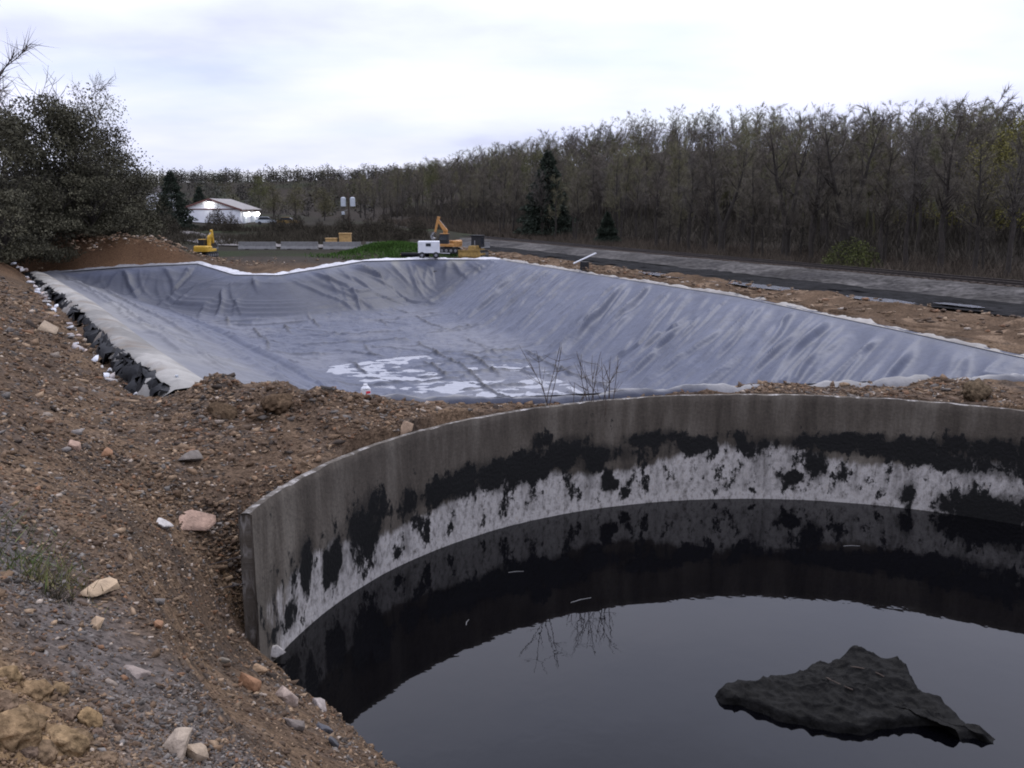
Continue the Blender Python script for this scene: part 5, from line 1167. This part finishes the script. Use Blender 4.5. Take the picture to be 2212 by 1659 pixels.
    tag(obj('far_rubble', mesh('far_rubble', np.concatenate(Vs), np.concatenate(Fs), np.concatenate(Cs)), 'stone'), 'brown stones lying on the dirt bank and spoil heap round the basin', 'gravel', kind='stuff')
scatter()
# white chunks in the trench along the torn liner edge
pl2 = poly_at(LEFT, 60)
prev = None
chunks = [mesh('rubble_chunk', *[a for a in hull(950 + i, (.62, .42, .3), 14)][:2], col=np.array(((.46, .46, .47), (.40, .38, .36), (.52, .53, .56), (.30, .27, .26), (.42, .34, .30))[i])) for i in range(5)]
for i in range(58):
    f = (i + .5 + rnd.uniform(-.4, .4)) / 58 * .98; k = f * 59; a = int(k); b = pl2[a] + (pl2[min(a + 1, 59)] - pl2[a]) * (k - a)
    off = 1.95 + rnd.uniform(-.15, .55); x, y = b[0] - .852 * off, b[1] - .523 * off
    s = rnd.uniform(.3, .85)
    o = obj('rubble_chunk', chunks[i % 5], 'stone', None, (x, y, gz(x, y) + .12 * s)); o.scale = (s, s, s * .8); o.rotation_euler = (rnd.uniform(-.4, .4), rnd.uniform(-.4, .4), rnd.uniform(0, 6))
    tag(o, 'pale broken chunk lying in the trench along the torn liner edge', 'rubble', 'pale chunks along the torn liner edge')
# pale pipe sticking out of the torn corner
x, y = at(393, 822, .1); t = thing('white_pipe', 'thin white pipe leaning out of the torn liner corner', 'pipe', (x, y, gz(x, y)))
MB().bar((0, 0, -.1), (-.1, -.1, .55), .035, n=10).build('tube', 'white_paint', t); MB().bar((-.1, -.1, .5), (-.105, -.105, .58), .045, n=10).build('collar', 'transformer_grey', t)
# white jug with red print at the near liner edge
x, y = at(790, 893, 0.0); y += .1; t = thing('plastic_jug', 'white plastic jug with red print at the near liner edge', 'jug', (x, y, gz(x, y) - .02))
t.scale = (.7, .7, .5); t.rotation_euler[2] = .5; m = MB(); m.box((0, 0, .2), (.34, .24, .4), bev=.07).bar((0, 0, .38), (0, 0, .52), .16, .07, 12); b_ = m.build('body', 'white_paint', t)
MB().box((.05, -.123, .18), (.16, .01, .12)).build('print', 'red_print', b_); MB().bar((0, 0, .52), (0, 0, .58), .075, n=12).build('cap', 'white_paint', t)
# bare weeds on the berm
def weed(u, v, hh, seed, label, n=5):
    r = np.random.default_rng(seed); x, y = at(u, v, 0.0); y += .55; tubes = []
    for k in range(n):
        p = np.array((r.normal() * .12, r.normal() * .1, 0.)); d = np.array((r.normal() * .22, r.normal() * .15, 1.)); P = [p]
        for j in range(5): d = d + r.normal(size=3) * .12; d[2] = abs(d[2]); P.append(P[-1] + d / np.linalg.norm(d) * hh * r.uniform(.7, 1.05) / 5)
        tubes.append(tube_np(np.array(P), np.linspace(.012, .005, 6), 4))
        for b in range(4):
            i = r.integers(2, 5); q = P[i]; d2 = d + r.normal(size=3) * .8; d2[2] = abs(d2[2]); d2 /= np.linalg.norm(d2); tubes.append(tube_np(np.array([q, q + d2 * hh * .14, q + d2 * hh * .25 + np.array((0, 0, .03))]), [.008, .006, .003], 3))
    t = thing('dry_weed', label, 'weed', (x, y, max(gz(x, y), -.3) - .05)); V, F = cat(tubes); obj('stems', mesh('stems', V, F), 'timber', t)
weed(1185, 880, 1.9, 1, 'leftmost dry weed on the berm behind the tank rim', 4)
weed(1255, 876, 1.0, 2, 'low dry weed between the taller ones behind the tank rim', 3)
weed(1290, 874, 1.8, 3, 'tall branched dry weed behind the tank rim', 6)
weed(1325, 872, 1.6, 4, 'rightmost dry weed behind the tank rim', 4)
# green tuft on the slope
def tuft(u, v, label, seed, c=(.10, .13, .035), n=160, h=.22, sp=.2):
    r = np.random.default_rng(seed); p, _ = hit(u, v); b = np.stack([r.normal(size=n) * sp, r.normal(size=n) * sp, np.zeros(n)], -1); b[:, 2] = land(b[:, 0] + p.x, b[:, 1] + p.y) - p.z - .01
    d = np.stack([r.normal(size=n) * .7, r.normal(size=n) * .7, np.ones(n)], -1); e = np.cross(d, r.normal(size=(n, 3))); e /= np.linalg.norm(e, axis=1)[:, None]
    V = np.concatenate([b - e * .006, b + e * .006, b + d * r.uniform(.3, 1, (n, 1)) * h]); F = np.stack([np.arange(n), np.arange(n) + n, np.arange(n) + 2 * n], -1)
    t = thing('grass_tuft', label, 'grass', p); t['kind'] = 'stuff'; obj('blades', mesh('blades', V, F, cc_twig(V, c, r, .5)), 'leaf', t)['kind'] = 'stuff'
tuft(120, 1265, 'sparse green and straw tuft left of the long tan slab', 1, (.13, .12, .05))
tuft(60, 1235, 'thin green tuft near the left edge of the slope', 2, (.075, .10, .03), 130)
tuft(115, 1290, 'dark matted tuft beside the long tan slab', 3, (.035, .030, .02), 120, .14, .1)
tuft(45, 1170, 'faint mossy tuft at the left edge of the slope', 4, (.09, .10, .04), 70)
# grass on the green bank behind the far rim
pts = [(rnd.gauss(-12.5, 3.0), rnd.gauss(96.0, 2.4)) for _ in range(900)]
o = brush('bank_grass', pts, 'bright green grass on the low bank left of the trailer', (.040, .078, .018), (.15, .4), 9, .02, .4); o['category'] = 'grass'

for i, (u, v, l_, a_) in enumerate(((1115, 1236, .35, .2), (1255, 1297, .5, .5), (1010, 1345, .25, 1.4), (1840, 1180, .4, 0.))):
    x, y = at(u, v, WATER); t = thing('floating_stick', ('short pale stick floating below the left wall', 'long pale stick floating left of the tank centre', 'small upright-lying stick near the dirt bank', 'pale stick floating at the far right wall')[i], 'stick', (x, y, WATER + .006), a_)
    MB().bar((-l_ / 2, 0, 0), (0, .02, .004), .006, .008, 6).bar((0, .02, .004), (l_ / 2, 0, 0), .008, .005, 6).build('shaft', 'concrete', t)
